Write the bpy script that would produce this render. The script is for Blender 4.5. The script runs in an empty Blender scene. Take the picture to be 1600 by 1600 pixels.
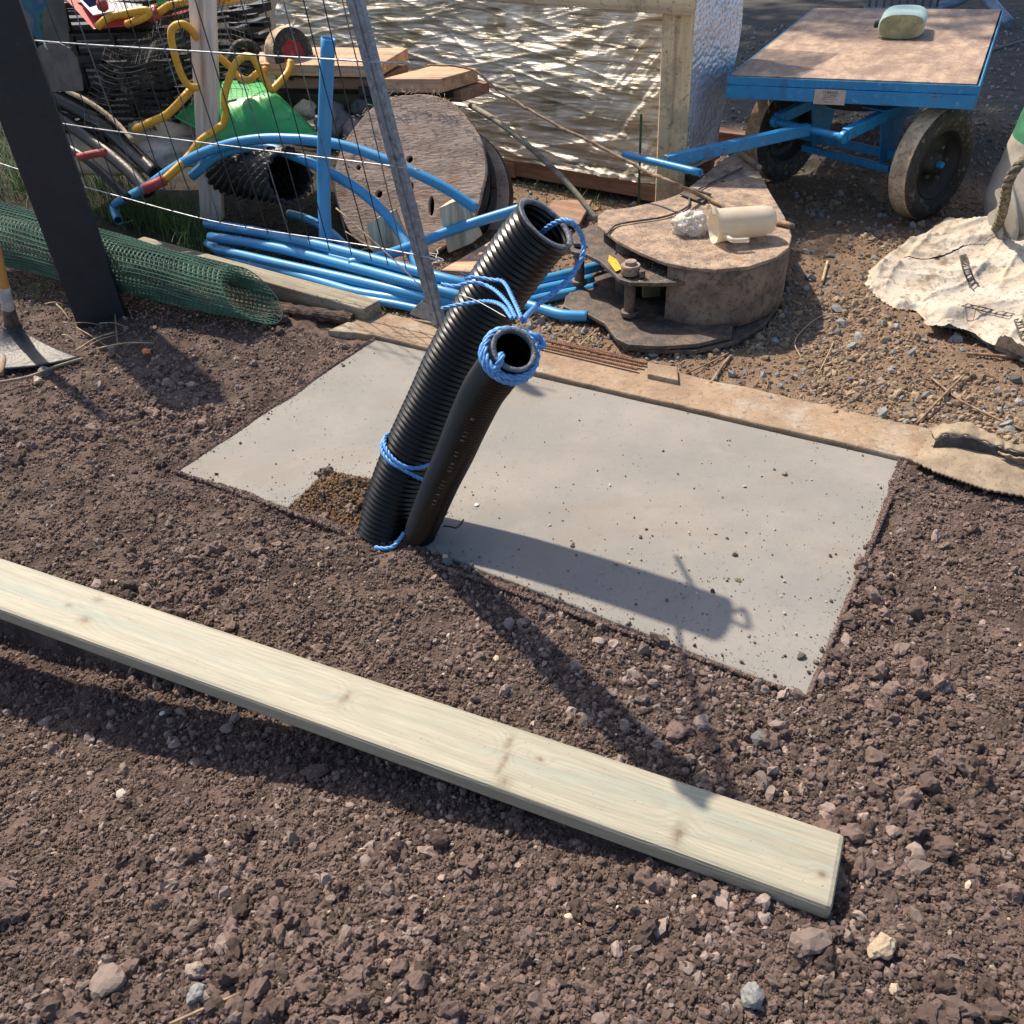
import bpy, bmesh, math, random
import numpy as np
from mathutils import Vector, Matrix, noise as mnoise

random.seed(7); rng = np.random.default_rng(7)
SC = bpy.context.scene
COL = SC.collection

# ------------------------------------------------------------------ camera
F = 1381.0; HC = 1.5
def _unit(v): return v / np.linalg.norm(v)
_a = _unit(np.array([-1930 - 800, 800 + 52, -F])); _b = _unit(np.array([1845 - 800, 800 + 311, -F]))
_up = _unit(np.cross(_b, _a))
if _up[1] < 0: _up = -_up
_fw = np.array([0, 0, -1.0]); _Y = _unit(_fw - _up * _fw.dot(_up)); _X = np.cross(_Y, _up)
RM = np.array([_X, _Y, _up])                                   # camera -> world
cam_d = bpy.data.cameras.new('camera'); cam = bpy.data.objects.new('camera', cam_d); COL.objects.link(cam)
cam_d.sensor_width = 36; cam_d.lens = F / 1600 * 36; cam_d.clip_start = 0.02; cam_d.clip_end = 400
M4 = Matrix(RM.tolist()).to_4x4(); M4.translation = (0, 0, HC); cam.matrix_world = M4
SC.camera = cam

# ------------------------------------------------------------------ light
SUN_AZ, SUN_EL = math.radians(127), math.radians(54)
SV = np.array([math.cos(SUN_AZ) * math.cos(SUN_EL), math.sin(SUN_AZ) * math.cos(SUN_EL), math.sin(SUN_EL)])
world = bpy.data.worlds.new('World'); SC.world = world; world.use_nodes = True
wn = world.node_tree.nodes; sky = wn.new('ShaderNodeTexSky'); sky.sky_type = 'NISHITA'; sky.sun_disc = False
sky.sun_elevation = SUN_EL; sky.sun_rotation = math.atan2(SV[0], SV[1]); sky.air_density = 1.0; sky.dust_density = 2.0
world.node_tree.links.new(sky.outputs[0], wn['Background'].inputs[0]); wn['Background'].inputs[1].default_value = 0.125
sd = bpy.data.lights.new('sun', 'SUN'); so = bpy.data.objects.new('sun', sd); COL.objects.link(so)
sd.energy = 4.6; sd.angle = math.radians(1.1); sd.color = (1.0, 0.87, 0.70)
so.rotation_mode = 'QUATERNION'; so.rotation_quaternion = Vector(SV.tolist()).to_track_quat('Z', 'Y'); so.location = (-3, 4, 6)
SC.view_settings.view_transform = 'Standard'; SC.view_settings.look = 'None'
SC.view_settings.exposure = 0.55; SC.view_settings.gamma = 1; SC.view_settings.use_curve_mapping = False

# ------------------------------------------------------------------ pixel -> place helpers (photo is 1600 x 1600)
def ray(px, py): return RM @ np.array([px - 800.0, 800.0 - py, -F])
def G(px, py, z=0.0):
    d = ray(px, py); return Vector((np.array([0, 0, HC]) + (z - HC) / d[2] * d).tolist())
def RY(px, py, Y):
    d = ray(px, py); return Vector((np.array([0, 0, HC]) + Y / d[1] * d).tolist())
def RD(px, py, D):
    d = _unit(ray(px, py)); return Vector((np.array([0, 0, HC]) + D * d).tolist())

# ------------------------------------------------------------------ noise in numpy
def _hash(ix, iy, s):
    h = (ix * 374761393 + iy * 668265263 + s * 1442695041) & 0x7fffffff
    h = ((h ^ (h >> 13)) * 1274126177) & 0x7fffffff
    return ((h ^ (h >> 16)) & 0xffff) / 65535.0
def vn(x, y, s=0):
    x = np.asarray(x, float); y = np.asarray(y, float)
    ix = np.floor(x).astype(np.int64); iy = np.floor(y).astype(np.int64)
    fx = x - ix; fy = y - iy; fx = fx * fx * (3 - 2 * fx); fy = fy * fy * (3 - 2 * fy)
    a = _hash(ix, iy, s); b = _hash(ix + 1, iy, s); c = _hash(ix, iy + 1, s); d = _hash(ix + 1, iy + 1, s)
    return (a * (1 - fx) + b * fx) * (1 - fy) + (c * (1 - fx) + d * fx) * fy
def fbm(x, y, s=0, o=4):
    t = 0; a = 0.5
    for i in range(o): t = t + a * vn(x * 2 ** i + 17 * i, y * 2 ** i + 31 * i, s + i); a *= .5
    return t

# ------------------------------------------------------------------ materials
def mat(name, c1, c2=None, scale=8, rough=0.8, bump=0.3, bscale=60, metal=0, c3=None, c3amt=0.5, c3scale=20,
        stretch=(1, 1, 1), spec=0.5, rand=0.0, bdist=0.01, detail=8, trans=0, coat=0, c3sharp=.08):
    m = bpy.data.materials.new(name); m.use_nodes = True; nt = m.node_tree; N = nt.nodes; L = nt.links
    b = N['Principled BSDF']; b.inputs['Roughness'].default_value = rough; b.inputs['Metallic'].default_value = metal
    b.inputs['Specular IOR Level'].default_value = spec; b.inputs['Coat Weight'].default_value = coat
    b.inputs['Transmission Weight'].default_value = trans
    if c2 is None: c2 = tuple(v * .75 for v in c1)
    tc = N.new('ShaderNodeTexCoord'); mp = N.new('ShaderNodeMapping'); mp.inputs['Scale'].default_value = stretch
    L.new(tc.outputs['Object'], mp.inputs[0])
    n1 = N.new('ShaderNodeTexNoise'); n1.inputs['Scale'].default_value = scale; n1.inputs['Detail'].default_value = detail
    n1.inputs['Roughness'].default_value = .6
    L.new(mp.outputs[0], n1.inputs[0])
    r1 = N.new('ShaderNodeValToRGB'); r1.color_ramp.elements[0].position = .41; r1.color_ramp.elements[1].position = .59
    r1.color_ramp.elements[0].color = (*c2, 1); r1.color_ramp.elements[1].color = (*c1, 1)
    L.new(n1.outputs[0], r1.inputs[0]); col = r1.outputs[0]
    if c3:
        n3 = N.new('ShaderNodeTexNoise'); n3.inputs['Scale'].default_value = c3scale; n3.inputs['Detail'].default_value = 10
        n3.inputs['Roughness'].default_value = .7; L.new(mp.outputs[0], n3.inputs[0])
        r3 = N.new('ShaderNodeValToRGB'); r3.color_ramp.elements[0].position = 1 - c3amt - c3sharp; r3.color_ramp.elements[1].position = 1 - c3amt + c3sharp
        L.new(n3.outputs[0], r3.inputs[0])
        mx = N.new('ShaderNodeMix'); mx.data_type = 'RGBA'; L.new(r3.outputs[0], mx.inputs[0]); L.new(col, mx.inputs[6]); mx.inputs[7].default_value = (*c3, 1)
        col = mx.outputs[2]
    if rand:
        oi = N.new('ShaderNodeObjectInfo'); hs = N.new('ShaderNodeHueSaturation'); mr = N.new('ShaderNodeMapRange')
        mr.inputs[3].default_value = 1 - rand; mr.inputs[4].default_value = 1 + rand; L.new(oi.outputs['Random'], mr.inputs[0])
        L.new(mr.outputs[0], hs.inputs['Value']); L.new(col, hs.inputs['Color']); col = hs.outputs[0]
    L.new(col, b.inputs['Base Color'])
    if bump:
        nb = N.new('ShaderNodeTexNoise'); nb.inputs['Scale'].default_value = bscale; nb.inputs['Detail'].default_value = 6
        L.new(mp.outputs[0], nb.inputs[0]); bp = N.new('ShaderNodeBump'); bp.inputs['Strength'].default_value = bump
        bp.inputs['Distance'].default_value = bdist; L.new(nb.outputs[0], bp.inputs['Height']); L.new(bp.outputs[0], b.inputs['Normal'])
    m['col'] = True
    return m

def speck(m, layers):
    """small spots of dirt, dust or rust: (colour, scale, threshold, amount)"""
    nt = m.node_tree; N = nt.nodes; L = nt.links; b = N['Principled BSDF']; prev = b.inputs['Base Color'].links[0].from_socket; tc = N.new('ShaderNodeTexCoord')
    for col, sc, th, amt in layers:
        n = N.new('ShaderNodeTexNoise'); n.inputs['Scale'].default_value = sc; n.inputs['Detail'].default_value = 5; n.inputs['Roughness'].default_value = .65; L.new(tc.outputs['Object'], n.inputs[0])
        r = N.new('ShaderNodeMapRange'); r.inputs[1].default_value = th; r.inputs[2].default_value = th + .05; r.inputs[4].default_value = amt; L.new(n.outputs[0], r.inputs[0])
        x = N.new('ShaderNodeMix'); x.data_type = 'RGBA'; L.new(r.outputs[0], x.inputs[0]); L.new(prev, x.inputs[6]); x.inputs[7].default_value = (*col, 1); prev = x.outputs[2]
    L.new(prev, b.inputs['Base Color']); return m

def wood(name, c1, c2, dirt=None, axis=0, rough=.75, knots=False, sc=1.0):
    """long grain along local axis"""
    st = [14 * sc] * 3; st[axis] = 0.8 * sc
    m = mat(name, c1, c2, scale=3.2, rough=rough, bump=.25, bscale=9, stretch=tuple(st), bdist=.004, c3=dirt, c3amt=.42, c3scale=1.2)
    if knots:
        nt = m.node_tree; N = nt.nodes; L = nt.links; b = N['Principled BSDF']
        src = b.inputs['Base Color'].links[0].from_socket
        tc = N.new('ShaderNodeTexCoord'); sx = N.new('ShaderNodeSeparateXYZ'); L.new(tc.outputs['Object'], sx.inputs[0])
        # ring lines (growth bands) running along the plank, bent by noise
        mp = N.new('ShaderNodeMapping'); s2 = [34, 34, 34]; s2[axis] = .9; mp.inputs['Scale'].default_value = s2
        L.new(tc.outputs['Object'], mp.inputs[0])
        w = N.new('ShaderNodeTexNoise'); w.inputs['Scale'].default_value = 1.6; w.inputs['Detail'].default_value = 3; w.inputs['Distortion'].default_value = .4
        L.new(mp.outputs[0], w.inputs[0])
        cr = N.new('ShaderNodeValToRGB'); e = cr.color_ramp.elements; e[0].position = .47; e[0].color = (1, 1, 1, 1); e[1].position = .5; e[1].color = (.8, .76, .66, 1)
        x = e.new(.54); x.color = (1, 1, 1, 1); L.new(w.outputs[0], cr.inputs[0])
        mm = N.new('ShaderNodeMix'); mm.data_type = 'RGBA'; mm.blend_type = 'MULTIPLY'; mm.inputs[0].default_value = .8
        L.new(src, mm.inputs[6]); L.new(cr.outputs[0], mm.inputs[7]); L.new(mm.outputs[2], b.inputs['Base Color'])
    return m

# ------------------------------------------------------------------ object helpers
def tag(o, label=None, cat=None, group=None, kind=None):
    if label: o['label'] = label
    if cat: o['category'] = cat
    if group: o['group'] = group
    if kind: o['kind'] = kind
    return o
def empty(name, loc, label=None, cat=None, group=None):
    o = bpy.data.objects.new(name, None); COL.objects.link(o); o.location = loc; o.empty_display_size = .1
    return tag(o, label, cat, group)
def link(name, me, m=None, parent=None, smooth=False):
    if m is not None and not len(me.materials): me.materials.append(m)
    if smooth and len(me.polygons): me.polygons.foreach_set('use_smooth', np.ones(len(me.polygons), bool))
    o = bpy.data.objects.new(name, me); COL.objects.link(o)
    if parent is not None:
        o.parent = parent
        o.matrix_parent_inverse = Matrix.Translation(-parent_world(parent))
    return o
def parent_world(p):
    v = Vector(p.location)
    while p.parent is not None:
        v = v - parent_world(p.parent) + Vector(p.parent.location) if False else v
        p = p.parent
    return v
def mk(name, V, Fc, m, parent=None, smooth=False, bevel=0, seg=2, subd=0):
    me = bpy.data.meshes.new(name); me.from_pydata([tuple(v) for v in V], [], [tuple(f) for f in Fc]); me.update()
    o = link(name, me, m, parent, smooth)
    if bevel:
        bm_ = o.modifiers.new('bevel', 'BEVEL'); bm_.width = bevel; bm_.segments = seg; bm_.limit_method = 'ANGLE'; bm_.angle_limit = math.radians(40)
    if subd:
        s = o.modifiers.new('s', 'SUBSURF'); s.levels = s.render_levels = subd
    return o
BOXF = [(0, 3, 2, 1), (4, 5, 6, 7), (0, 1, 5, 4), (1, 2, 6, 5), (2, 3, 7, 6), (3, 0, 4, 7)]
def obox(name, c, ax, ay, az, m, parent=None, bevel=.003, local=False):
    """box: centre c, half vectors ax, ay, az.  The mesh keeps a local frame along ax so grain follows the piece"""
    c = Vector(c); ax, ay, az = Vector(ax), Vector(ay), Vector(az)
    X = ax.normalized(); Z = X.cross(ay).normalized(); Y = Z.cross(X)
    R = Matrix((X, Y, Z)).transposed()
    P = [(-1, -1, -1), (1, -1, -1), (1, 1, -1), (-1, 1, -1), (-1, -1, 1), (1, -1, 1), (1, 1, 1), (-1, 1, 1)]
    V = [R.transposed() @ (ax * p[0] + ay * p[1] + az * p[2]) for p in P]
    me = bpy.data.meshes.new(name); me.from_pydata([tuple(v) for v in V], [], BOXF); me.update()
    bm = bmesh.new(); bm.from_mesh(me); bmesh.ops.recalc_face_normals(bm, faces=bm.faces); bm.to_mesh(me); bm.free()
    o = link(name, me, m)
    mw = R.to_4x4(); mw.translation = c; place(o, mw, parent)
    if bevel:
        b = o.modifiers.new('bevel', 'BEVEL'); b.width = bevel; b.segments = 2
    return o
WM = {}
def place(o, mw, parent=None):
    """give o the world matrix mw, under parent (parents are unrotated, so their world place is known)"""
    if parent is not None:
        o.parent = parent; o.matrix_basis = world_of(parent).inverted() @ mw; o.matrix_parent_inverse = Matrix.Identity(4)
    else: o.matrix_basis = mw
def world_of(o):
    m = o.matrix_basis.copy() if o.rotation_mode else o.matrix_basis.copy()
    if o.parent is not None: m = world_of(o.parent) @ o.matrix_parent_inverse @ m
    return m
def bar(name, p, q, w, h, m, parent=None, upv=(0, 0, 1), bevel=.003):
    p, q = Vector(p), Vector(q); d = (q - p); x = d.normalized(); u = Vector(upv); s = x.cross(u).normalized(); u = s.cross(x).normalized()
    return obox(name, (p + q) / 2, d / 2, s * w / 2, u * h / 2, m, parent, bevel)
def spline(P, n=8):
    """Catmull-Rom through P"""
    P = [Vector(p) for p in P]
    if len(P) < 3: return [P[0].lerp(P[1], i / n) for i in range(n + 1)]
    Q = [P[0] * 2 - P[1]] + P + [P[-1] * 2 - P[-2]]; out = []
    for i in range(1, len(Q) - 2):
        a, b, c, d = Q[i - 1:i + 3]
        for k in range(n):
            t = k / n
            out.append(.5 * ((2 * b) + (c - a) * t + (2 * a - 5 * b + 4 * c - d) * t * t + (3 * b - a - 3 * c + d) * t ** 3))
    out.append(P[-1]); return out
def frames(path):
    T = []
    for i in range(len(path)):
        a = path[max(i - 1, 0)]; b = path[min(i + 1, len(path) - 1)]; T.append((b - a).normalized())
    u = Vector((0, 0, 1)) if abs(T[0].z) < .9 else Vector((1, 0, 0))
    u = (u - T[0] * u.dot(T[0])).normalized(); out = []
    for t in T:
        u = (u - t * u.dot(t)).normalized(); out.append((t, u, t.cross(u)))
    return out
def tube_vf(path, r, seg=10, cap=True, off=0):
    V = []; Fc = []; fr = frames(path); n = len(path)
    for i, (p, (t, u, w)) in enumerate(zip(path, fr)):
        rr = r[i] if hasattr(r, '__len__') else r
        for k in range(seg):
            a = 2 * math.pi * k / seg; V.append(p + u * (math.cos(a) * rr) + w * (math.sin(a) * rr))
    for i in range(n - 1):
        for k in range(seg):
            a = i * seg + k; b = i * seg + (k + 1) % seg; Fc.append((a + off, b + off, b + seg + off, a + seg + off))
    if cap:
        Fc.append(tuple(off + k for k in range(seg))[::-1]); Fc.append(tuple(off + (n - 1) * seg + k for k in range(seg)))
    return V, Fc
def tube(name, path, r, m, parent=None, seg=10, n=8, cap=True, smooth=True, raw=False):
    P = [Vector(p) for p in path] if raw else spline(path, n)
    V, Fc = tube_vf(P, r, seg, cap)
    o = mk(name, V, Fc, m, parent, smooth)
    for p in o.data.polygons:
        if len(p.vertices) > 4: p.use_smooth = False
    return o
def hollow(name, path, r, m, parent=None, seg=16, wall=.12, n=8):
    """open pipe with a visible bore at both ends"""
    P = spline(path, n); V, Fc = tube_vf(P, r, seg, False); V2, F2 = tube_vf(P, r * (1 - wall), seg, False, len(V))
    nn = len(V); Fc += [f[::-1] for f in F2]; L = len(P)
    for k in range(seg):
        k2 = (k + 1) % seg; Fc.append((k, nn + k, nn + k2, k2)); a = (L - 1) * seg
        Fc.append((a + k, a + k2, nn + a + k2, nn + a + k))
    return mk(name, V + V2, Fc, m, parent, True)
def ropetube(name, path, R, m, parent=None, pitch=.045, n=10, step=.0035):
    """three laid strands"""
    P = resample(spline(path, n), step); fr = frames(P); V = []; Fc = []
    for s in range(3):
        q = []
        for i, (p, (t, u, w)) in enumerate(zip(P, fr)):
            a = 2 * math.pi * (s / 3 + i * step / pitch); q.append(p + (u * math.cos(a) + w * math.sin(a)) * R * .5)
        v, f = tube_vf(q, R * .56, 7, True, len(V)); V += v; Fc += f
    return mk(name, V, Fc, m, parent, True)
def resample(P, step):
    L = [0]
    for a, b in zip(P[:-1], P[1:]): L.append(L[-1] + (b - a).length)
    n = max(2, int(L[-1] / step)); out = []; j = 0
    for i in range(n + 1):
        s = L[-1] * i / n
        while j < len(L) - 2 and L[j + 1] < s: j += 1
        t = (s - L[j]) / max(1e-9, L[j + 1] - L[j]); out.append(P[j].lerp(P[j + 1], min(1, max(0, t))))
    return out
def plate(name, outline, thick, m, holes=(), bevel=.002, parent=None, O=None, N=None, X=None):
    """flat plate cut from a 2D outline (with holes), extruded; outline points are world points in one plane, O/N/X fix the plane"""
    pts = [Vector(p) for p in outline]
    if O is None: O = sum(pts, Vector()) / len(pts)
    if N is None:
        N = Vector()
        for i in range(len(pts)):
            a, b = pts[i] - O, pts[(i + 1) % len(pts)] - O; N += a.cross(b)
    N = Vector(N).normalized()
    if X is None: X = (pts[1] - pts[0])
    X = Vector(X); X = (X - N * X.dot(N)).normalized(); Y = N.cross(X)
    cu = bpy.data.curves.new(name, 'CURVE'); cu.dimensions = '2D'; cu.fill_mode = 'BOTH'; cu.extrude = max(thick / 2 - bevel, .0002); cu.bevel_depth = bevel; cu.bevel_resolution = 1
    for loop in [pts] + [[Vector(h) for h in hh] for hh in holes]:
        sp = cu.splines.new('POLY'); sp.points.add(len(loop) - 1); sp.use_cyclic_u = True
        for i, p in enumerate(loop):
            d = p - O; sp.points[i].co = (d.dot(X), d.dot(Y), 0, 1)
    if bevel: cu.offset = -bevel
    tmp = bpy.data.objects.new('tmp', cu); COL.objects.link(tmp)
    dg = bpy.context.evaluated_depsgraph_get(); me = bpy.data.meshes.new_from_object(tmp.evaluated_get(dg)); me.name = name
    bpy.data.objects.remove(tmp); bpy.data.curves.remove(cu)
    me.materials.clear(); o = link(name, me, m)
    R = Matrix((X, Y, N)).transposed().to_4x4(); R.translation = O - N * (thick / 2); place(o, R, parent)
    for p in me.polygons: p.use_smooth = False
    return o
def circ(c, X, Y, r, n=32, a0=0):
    return [c + X * (r * math.cos(a0 + 2 * math.pi * i / n)) + Y * (r * math.sin(a0 + 2 * math.pi * i / n)) for i in range(n)]
def cyl(name, p, q, r, m, parent=None, seg=20, bevel=.002, r2=None):
    o = tube(name, [p, q], r if r2 is None else [r, r2], m, parent, seg=seg, raw=True)
    if bevel:
        b = o.modifiers.new('b', 'BEVEL'); b.width = bevel; b.segments = 2; b.limit_method = 'ANGLE'; b.angle_limit = math.radians(50)
    return o
def lathe(name, c, axis, prof, m, parent=None, seg=40, smooth=True):
    """prof: list of (distance along axis, radius)"""
    A = Vector(axis).normalized(); u = A.orthogonal().normalized(); w = A.cross(u); V = []; Fc = []; c = Vector(c)
    for (s, r) in prof:
        for k in range(seg):
            a = 2 * math.pi * k / seg; V.append(c + A * s + (u * math.cos(a) + w * math.sin(a)) * r)
    for i in range(len(prof) - 1):
        for k in range(seg):
            a = i * seg + k; b = i * seg + (k + 1) % seg; Fc.append((a, b, b + seg, a + seg))
    return mk(name, V, Fc, m, parent, smooth)
def inpoly(x, y, poly):
    r = np.zeros(np.shape(x), bool); n = len(poly); j = n - 1
    for i in range(n):
        xi, yi = poly[i][0], poly[i][1]; xj, yj = poly[j][0], poly[j][1]
        c = ((yi > y) != (yj > y)) & (x < (xj - xi) * (y - yi) / (yj - yi + 1e-12) + xi); r ^= c; j = i
    return r
def polydist(x, y, poly):
    d = np.full(np.shape(x), 1e9); n = len(poly)
    for i in range(n):
        ax, ay = poly[i][0], poly[i][1]; bx, by = poly[(i + 1) % n][0], poly[(i + 1) % n][1]
        L = (bx - ax) ** 2 + (by - ay) ** 2 + 1e-12; t = np.clip(((x - ax) * (bx - ax) + (y - ay) * (by - ay)) / L, 0, 1)
        d = np.minimum(d, np.hypot(x - ax - t * (bx - ax), y - ay - t * (by - ay)))
    return d
def hfield(name, poly, hf, m, step=.01, parent=None, thick=0, edge_drop=None, smooth=True):
    """sheet over a ground outline: z = hf(x, y, distance to edge)"""
    xs = [p[0] for p in poly]; ys = [p[1] for p in poly]
    gx = np.arange(min(xs), max(xs) + step, step); gy = np.arange(min(ys), max(ys) + step, step)
    X, Y = np.meshgrid(gx, gy); ins = inpoly(X, Y, poly); D = polydist(X, Y, poly); ok = ins | (D < step * .7)
    Z = hf(X, Y, np.where(ins, D, 0)); idx = -np.ones(X.shape, int); idx[ok] = np.arange(ok.sum())
    V = np.stack([X[ok], Y[ok], Z[ok]], 1); a, b, c, d = idx[:-1, :-1], idx[:-1, 1:], idx[1:, 1:], idx[1:, :-1]
    q = (a >= 0) & (b >= 0) & (c >= 0) & (d >= 0); Fc = np.stack([a[q], b[q], c[q], d[q]], 1)
    o = mk(name, V.tolist(), Fc.tolist(), m, parent, smooth)
    if thick:
        s = o.modifiers.new('s', 'SOLIDIFY'); s.thickness = thick; s.offset = 1
    return o
def text(name, body, size, o_, X, Y, m, parent=None, ext=.0004, align='LEFT'):
    cu = bpy.data.curves.new(name, 'FONT'); cu.body = body; cu.size = size; cu.extrude = ext; cu.align_x = align
    t = bpy.data.objects.new('t', cu); COL.objects.link(t); dg = bpy.context.evaluated_depsgraph_get()
    me = bpy.data.meshes.new_from_object(t.evaluated_get(dg)); bpy.data.objects.remove(t); bpy.data.curves.remove(cu)
    me.materials.clear(); me.name = name; o = link(name, me, m); X = Vector(X).normalized(); Y = Vector(Y).normalized()
    R = Matrix((X, Y, X.cross(Y))).transposed().to_4x4(); R.translation = Vector(o_); place(o, R, parent); return o

# ------------------------------------------------------------------ palette
M = {}
M['soil'] = mat('soil', (.15, .106, .088), (.065, .047, .04), scale=9, rough=.95, bump=.9, bscale=150, bdist=.012, spec=.2, c3=(.085, .063, .053), c3amt=.4, c3scale=2)  # ground darker than its crumbs, putting crevice shade into the colour
M['clod'] = mat('clod', (.36, .26, .22), (.145, .104, .091), scale=60, rough=.95, bump=.9, bscale=260, bdist=.004, spec=.2, rand=.5)
M['stone'] = mat('stone', (.36, .28, .24), (.19, .15, .135), scale=40, rough=.85, bump=.5, bscale=150, bdist=.003, spec=.3, rand=.4)
M['pale_stone'] = mat('pale_stone', (.50, .44, .36), (.38, .26, .14), scale=12, rough=.8, bump=.3, bscale=120, bdist=.002, rand=.45)
M['gravel'] = mat('gravel', (.33, .235, .14), (.155, .115, .085), scale=25, rough=.75, bump=.3, bscale=150, bdist=.002, rand=.5)
M['greystone'] = mat('greystone', (.26, .26, .25), (.14, .14, .145), scale=25, rough=.7, bump=.3, bscale=120, bdist=.002, rand=.5)
M['concrete'] = mat('concrete', (.305, .284, .256), (.255, .242, .222), scale=2.2, rough=.85, bump=.12, bscale=240, bdist=.001, c3=(.205, .207, .205), c3amt=.44, c3scale=2.0, spec=.35, c3sharp=.14)
M['kerb'] = mat('kerb', (.33, .235, .155), (.24, .17, .115), scale=7, rough=.9, bump=.5, bscale=90, bdist=.004, c3=(.37, .33, .27), c3amt=.38, c3scale=6)
M['timber'] = wood('timber', (.345, .322, .25), (.285, .276, .215), (.245, .282, .24), rough=.62)
M['knot'] = mat('knot', (.26, .20, .11), (.15, .11, .07), scale=60, rough=.7, bump=.2)
M['duct'] = mat('duct', (.0045, .0045, .005), (.003, .003, .0035), scale=20, rough=.28, bump=.12, bscale=60, bdist=.002, spec=.4, c3=(.022, .02, .018), c3amt=.25, c3scale=24)
M['ductrim'] = mat('ductrim', (.15, .165, .20), (.07, .08, .10), scale=60, rough=.5, bump=.4, bscale=160)
M['rope'] = mat('rope', (.13, .36, .72), (.07, .25, .58), scale=120, rough=.42, bump=.4, bscale=420, bdist=.001, c3=(.42, .62, .85), c3amt=.33, c3scale=60)
M['bluepipe'] = mat('bluepipe', (.055, .30, .58), (.045, .26, .52), scale=6, rough=.38, bump=.05, bscale=40, spec=.5, c3=(.12, .30, .45), c3amt=.33, c3scale=9)
M['cartblue'] = mat('cartblue', (.018, .25, .52), (.014, .21, .46), scale=5, rough=.42, bump=.1, bscale=60, c3=(.13, .085, .05), c3amt=.35, c3scale=15, c3sharp=.015)
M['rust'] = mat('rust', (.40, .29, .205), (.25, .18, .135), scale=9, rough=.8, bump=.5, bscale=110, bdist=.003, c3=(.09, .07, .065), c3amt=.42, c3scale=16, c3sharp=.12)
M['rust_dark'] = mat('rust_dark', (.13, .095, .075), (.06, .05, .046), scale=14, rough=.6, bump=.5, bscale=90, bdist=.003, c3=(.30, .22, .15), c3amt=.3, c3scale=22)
M['yellow_paint'] = mat('yellow_paint', (.75, .46, .02), (.4, .24, .04), scale=60, rough=.6)
M['rebar'] = mat('rebar', (.27, .13, .07), (.14, .075, .05), scale=80, rough=.85, bump=.5, bscale=300)
M['plastic_jug'] = mat('plastic_jug', (.90, .82, .66), (.82, .71, .52), scale=6, rough=.35, bump=.05, c3=(.50, .36, .2), c3amt=.3, c3scale=14, trans=.35)
M['plastic_jug'].node_tree.nodes['Principled BSDF'].inputs['Alpha'].default_value = .78
M['wool'] = mat('wool', (.86, .80, .70), (.66, .59, .50), scale=22, rough=1, bump=1, bscale=180, bdist=.006, spec=.1)
M['can'] = mat('can', (.52, .68, .62), (.42, .58, .54), scale=5, rough=.4, bump=.1, bscale=40, c3=(.34, .36, .20), c3amt=.3, c3scale=16)
M['can_base'] = mat('can_base', (.42, .40, .22), (.28, .27, .15), scale=20, rough=.7, bump=.3, c3=(.15, .14, .09), c3amt=.35, c3scale=30)
M['ply'] = mat('ply', (.46, .33, .235), (.33, .225, .165), scale=5, rough=.8, bump=.5, bscale=40, stretch=(1, 3.5, 1), bdist=.004, c3=(.20, .14, .12), c3amt=.42, c3scale=2.2, c3sharp=.12)
M['rubber'] = mat('rubber', (.035, .033, .032), (.02, .02, .02), scale=18, rough=.75, bump=.3, bscale=70, c3=(.16, .125, .085), c3amt=.3, c3scale=12)
M['tread'] = mat('tread', (.62, .47, .31), (.42, .31, .20), scale=16, rough=.95, bump=.8, bscale=90, bdist=.005, c3=(.10, .08, .065), c3amt=.3, c3scale=25)
M['black_metal'] = mat('black_metal', (.02, .02, .02), (.012, .012, .012), scale=12, rough=.6, bump=.2)
M['post_dark'] = mat('post_dark', (.009, .014, .024), (.006, .009, .016), scale=12, rough=.55, bump=.2, bscale=180, bdist=.001, c3=(.02, .025, .03), c3amt=.25, c3scale=60)
M['galv'] = mat('galv', (.30, .33, .38), (.20, .22, .26), scale=7, rough=.45, bump=.2, bscale=60, metal=.55, stretch=(6, 6, .6))
M['wire'] = mat('wire', (.42, .44, .47), (.25, .26, .28), scale=30, rough=.4, metal=.6, bump=0)
M['wire_dark'] = mat('wire_dark', (.05, .055, .06), (.03, .03, .035), scale=30, rough=.5, metal=.4, bump=0)
M['wire_mid'] = mat('wire_mid', (.20, .21, .22), (.12, .12, .13), scale=30, rough=.5, metal=.4, bump=0)
M['pine'] = wood('pine', (.80, .63, .38), (.66, .50, .29), (.44, .33, .2), axis=0, rough=.7)
M['oldwood'] = wood('oldwood', (.34, .27, .20), (.22, .17, .125), (.12, .095, .08), axis=0)
M['greywood'] = wood('greywood', (.30, .27, .20), (.19, .165, .12), (.10, .09, .07), axis=0)
M['block_wood'] = wood('block_wood', (.66, .58, .44), (.46, .40, .30), (.24, .2, .15), axis=2)
M['redwood'] = wood('redwood', (.36, .20, .13), (.22, .12, .085), (.14, .09, .07), axis=0)
M['saw_wood'] = wood('saw_wood', (.66, .42, .26), (.50, .31, .19), (.26, .17, .12), axis=0)
M['reel'] = mat('reel', (.52, .375, .285), (.32, .23, .18), scale=4, rough=.85, bump=.6, bscale=30, stretch=(1, 4, 1), bdist=.006, c3=(.50, .40, .33), c3amt=.38, c3scale=6)
M['cable'] = mat('cable', (.012, .013, .016), (.008, .008, .01), scale=20, rough=.45, bump=.1, c3=(.06, .055, .05), c3amt=.3, c3scale=9)
M['green_tray'] = mat('green_tray', (.06, .46, .12), (.04, .36, .12), scale=4, rough=.38, bump=.05, c3=(.035, .10, .035), c3amt=.24, c3scale=26)
M['yellow_tube'] = mat('yellow_tube', (.80, .42, .03), (.70, .35, .025), scale=9, rough=.45, bump=.1, c3=(.28, .15, .04), c3amt=.28, c3scale=25)
M['red_grip'] = mat('red_grip', (.48, .06, .06), (.34, .045, .045), scale=20, rough=.6, bump=.4, bscale=200)
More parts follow.
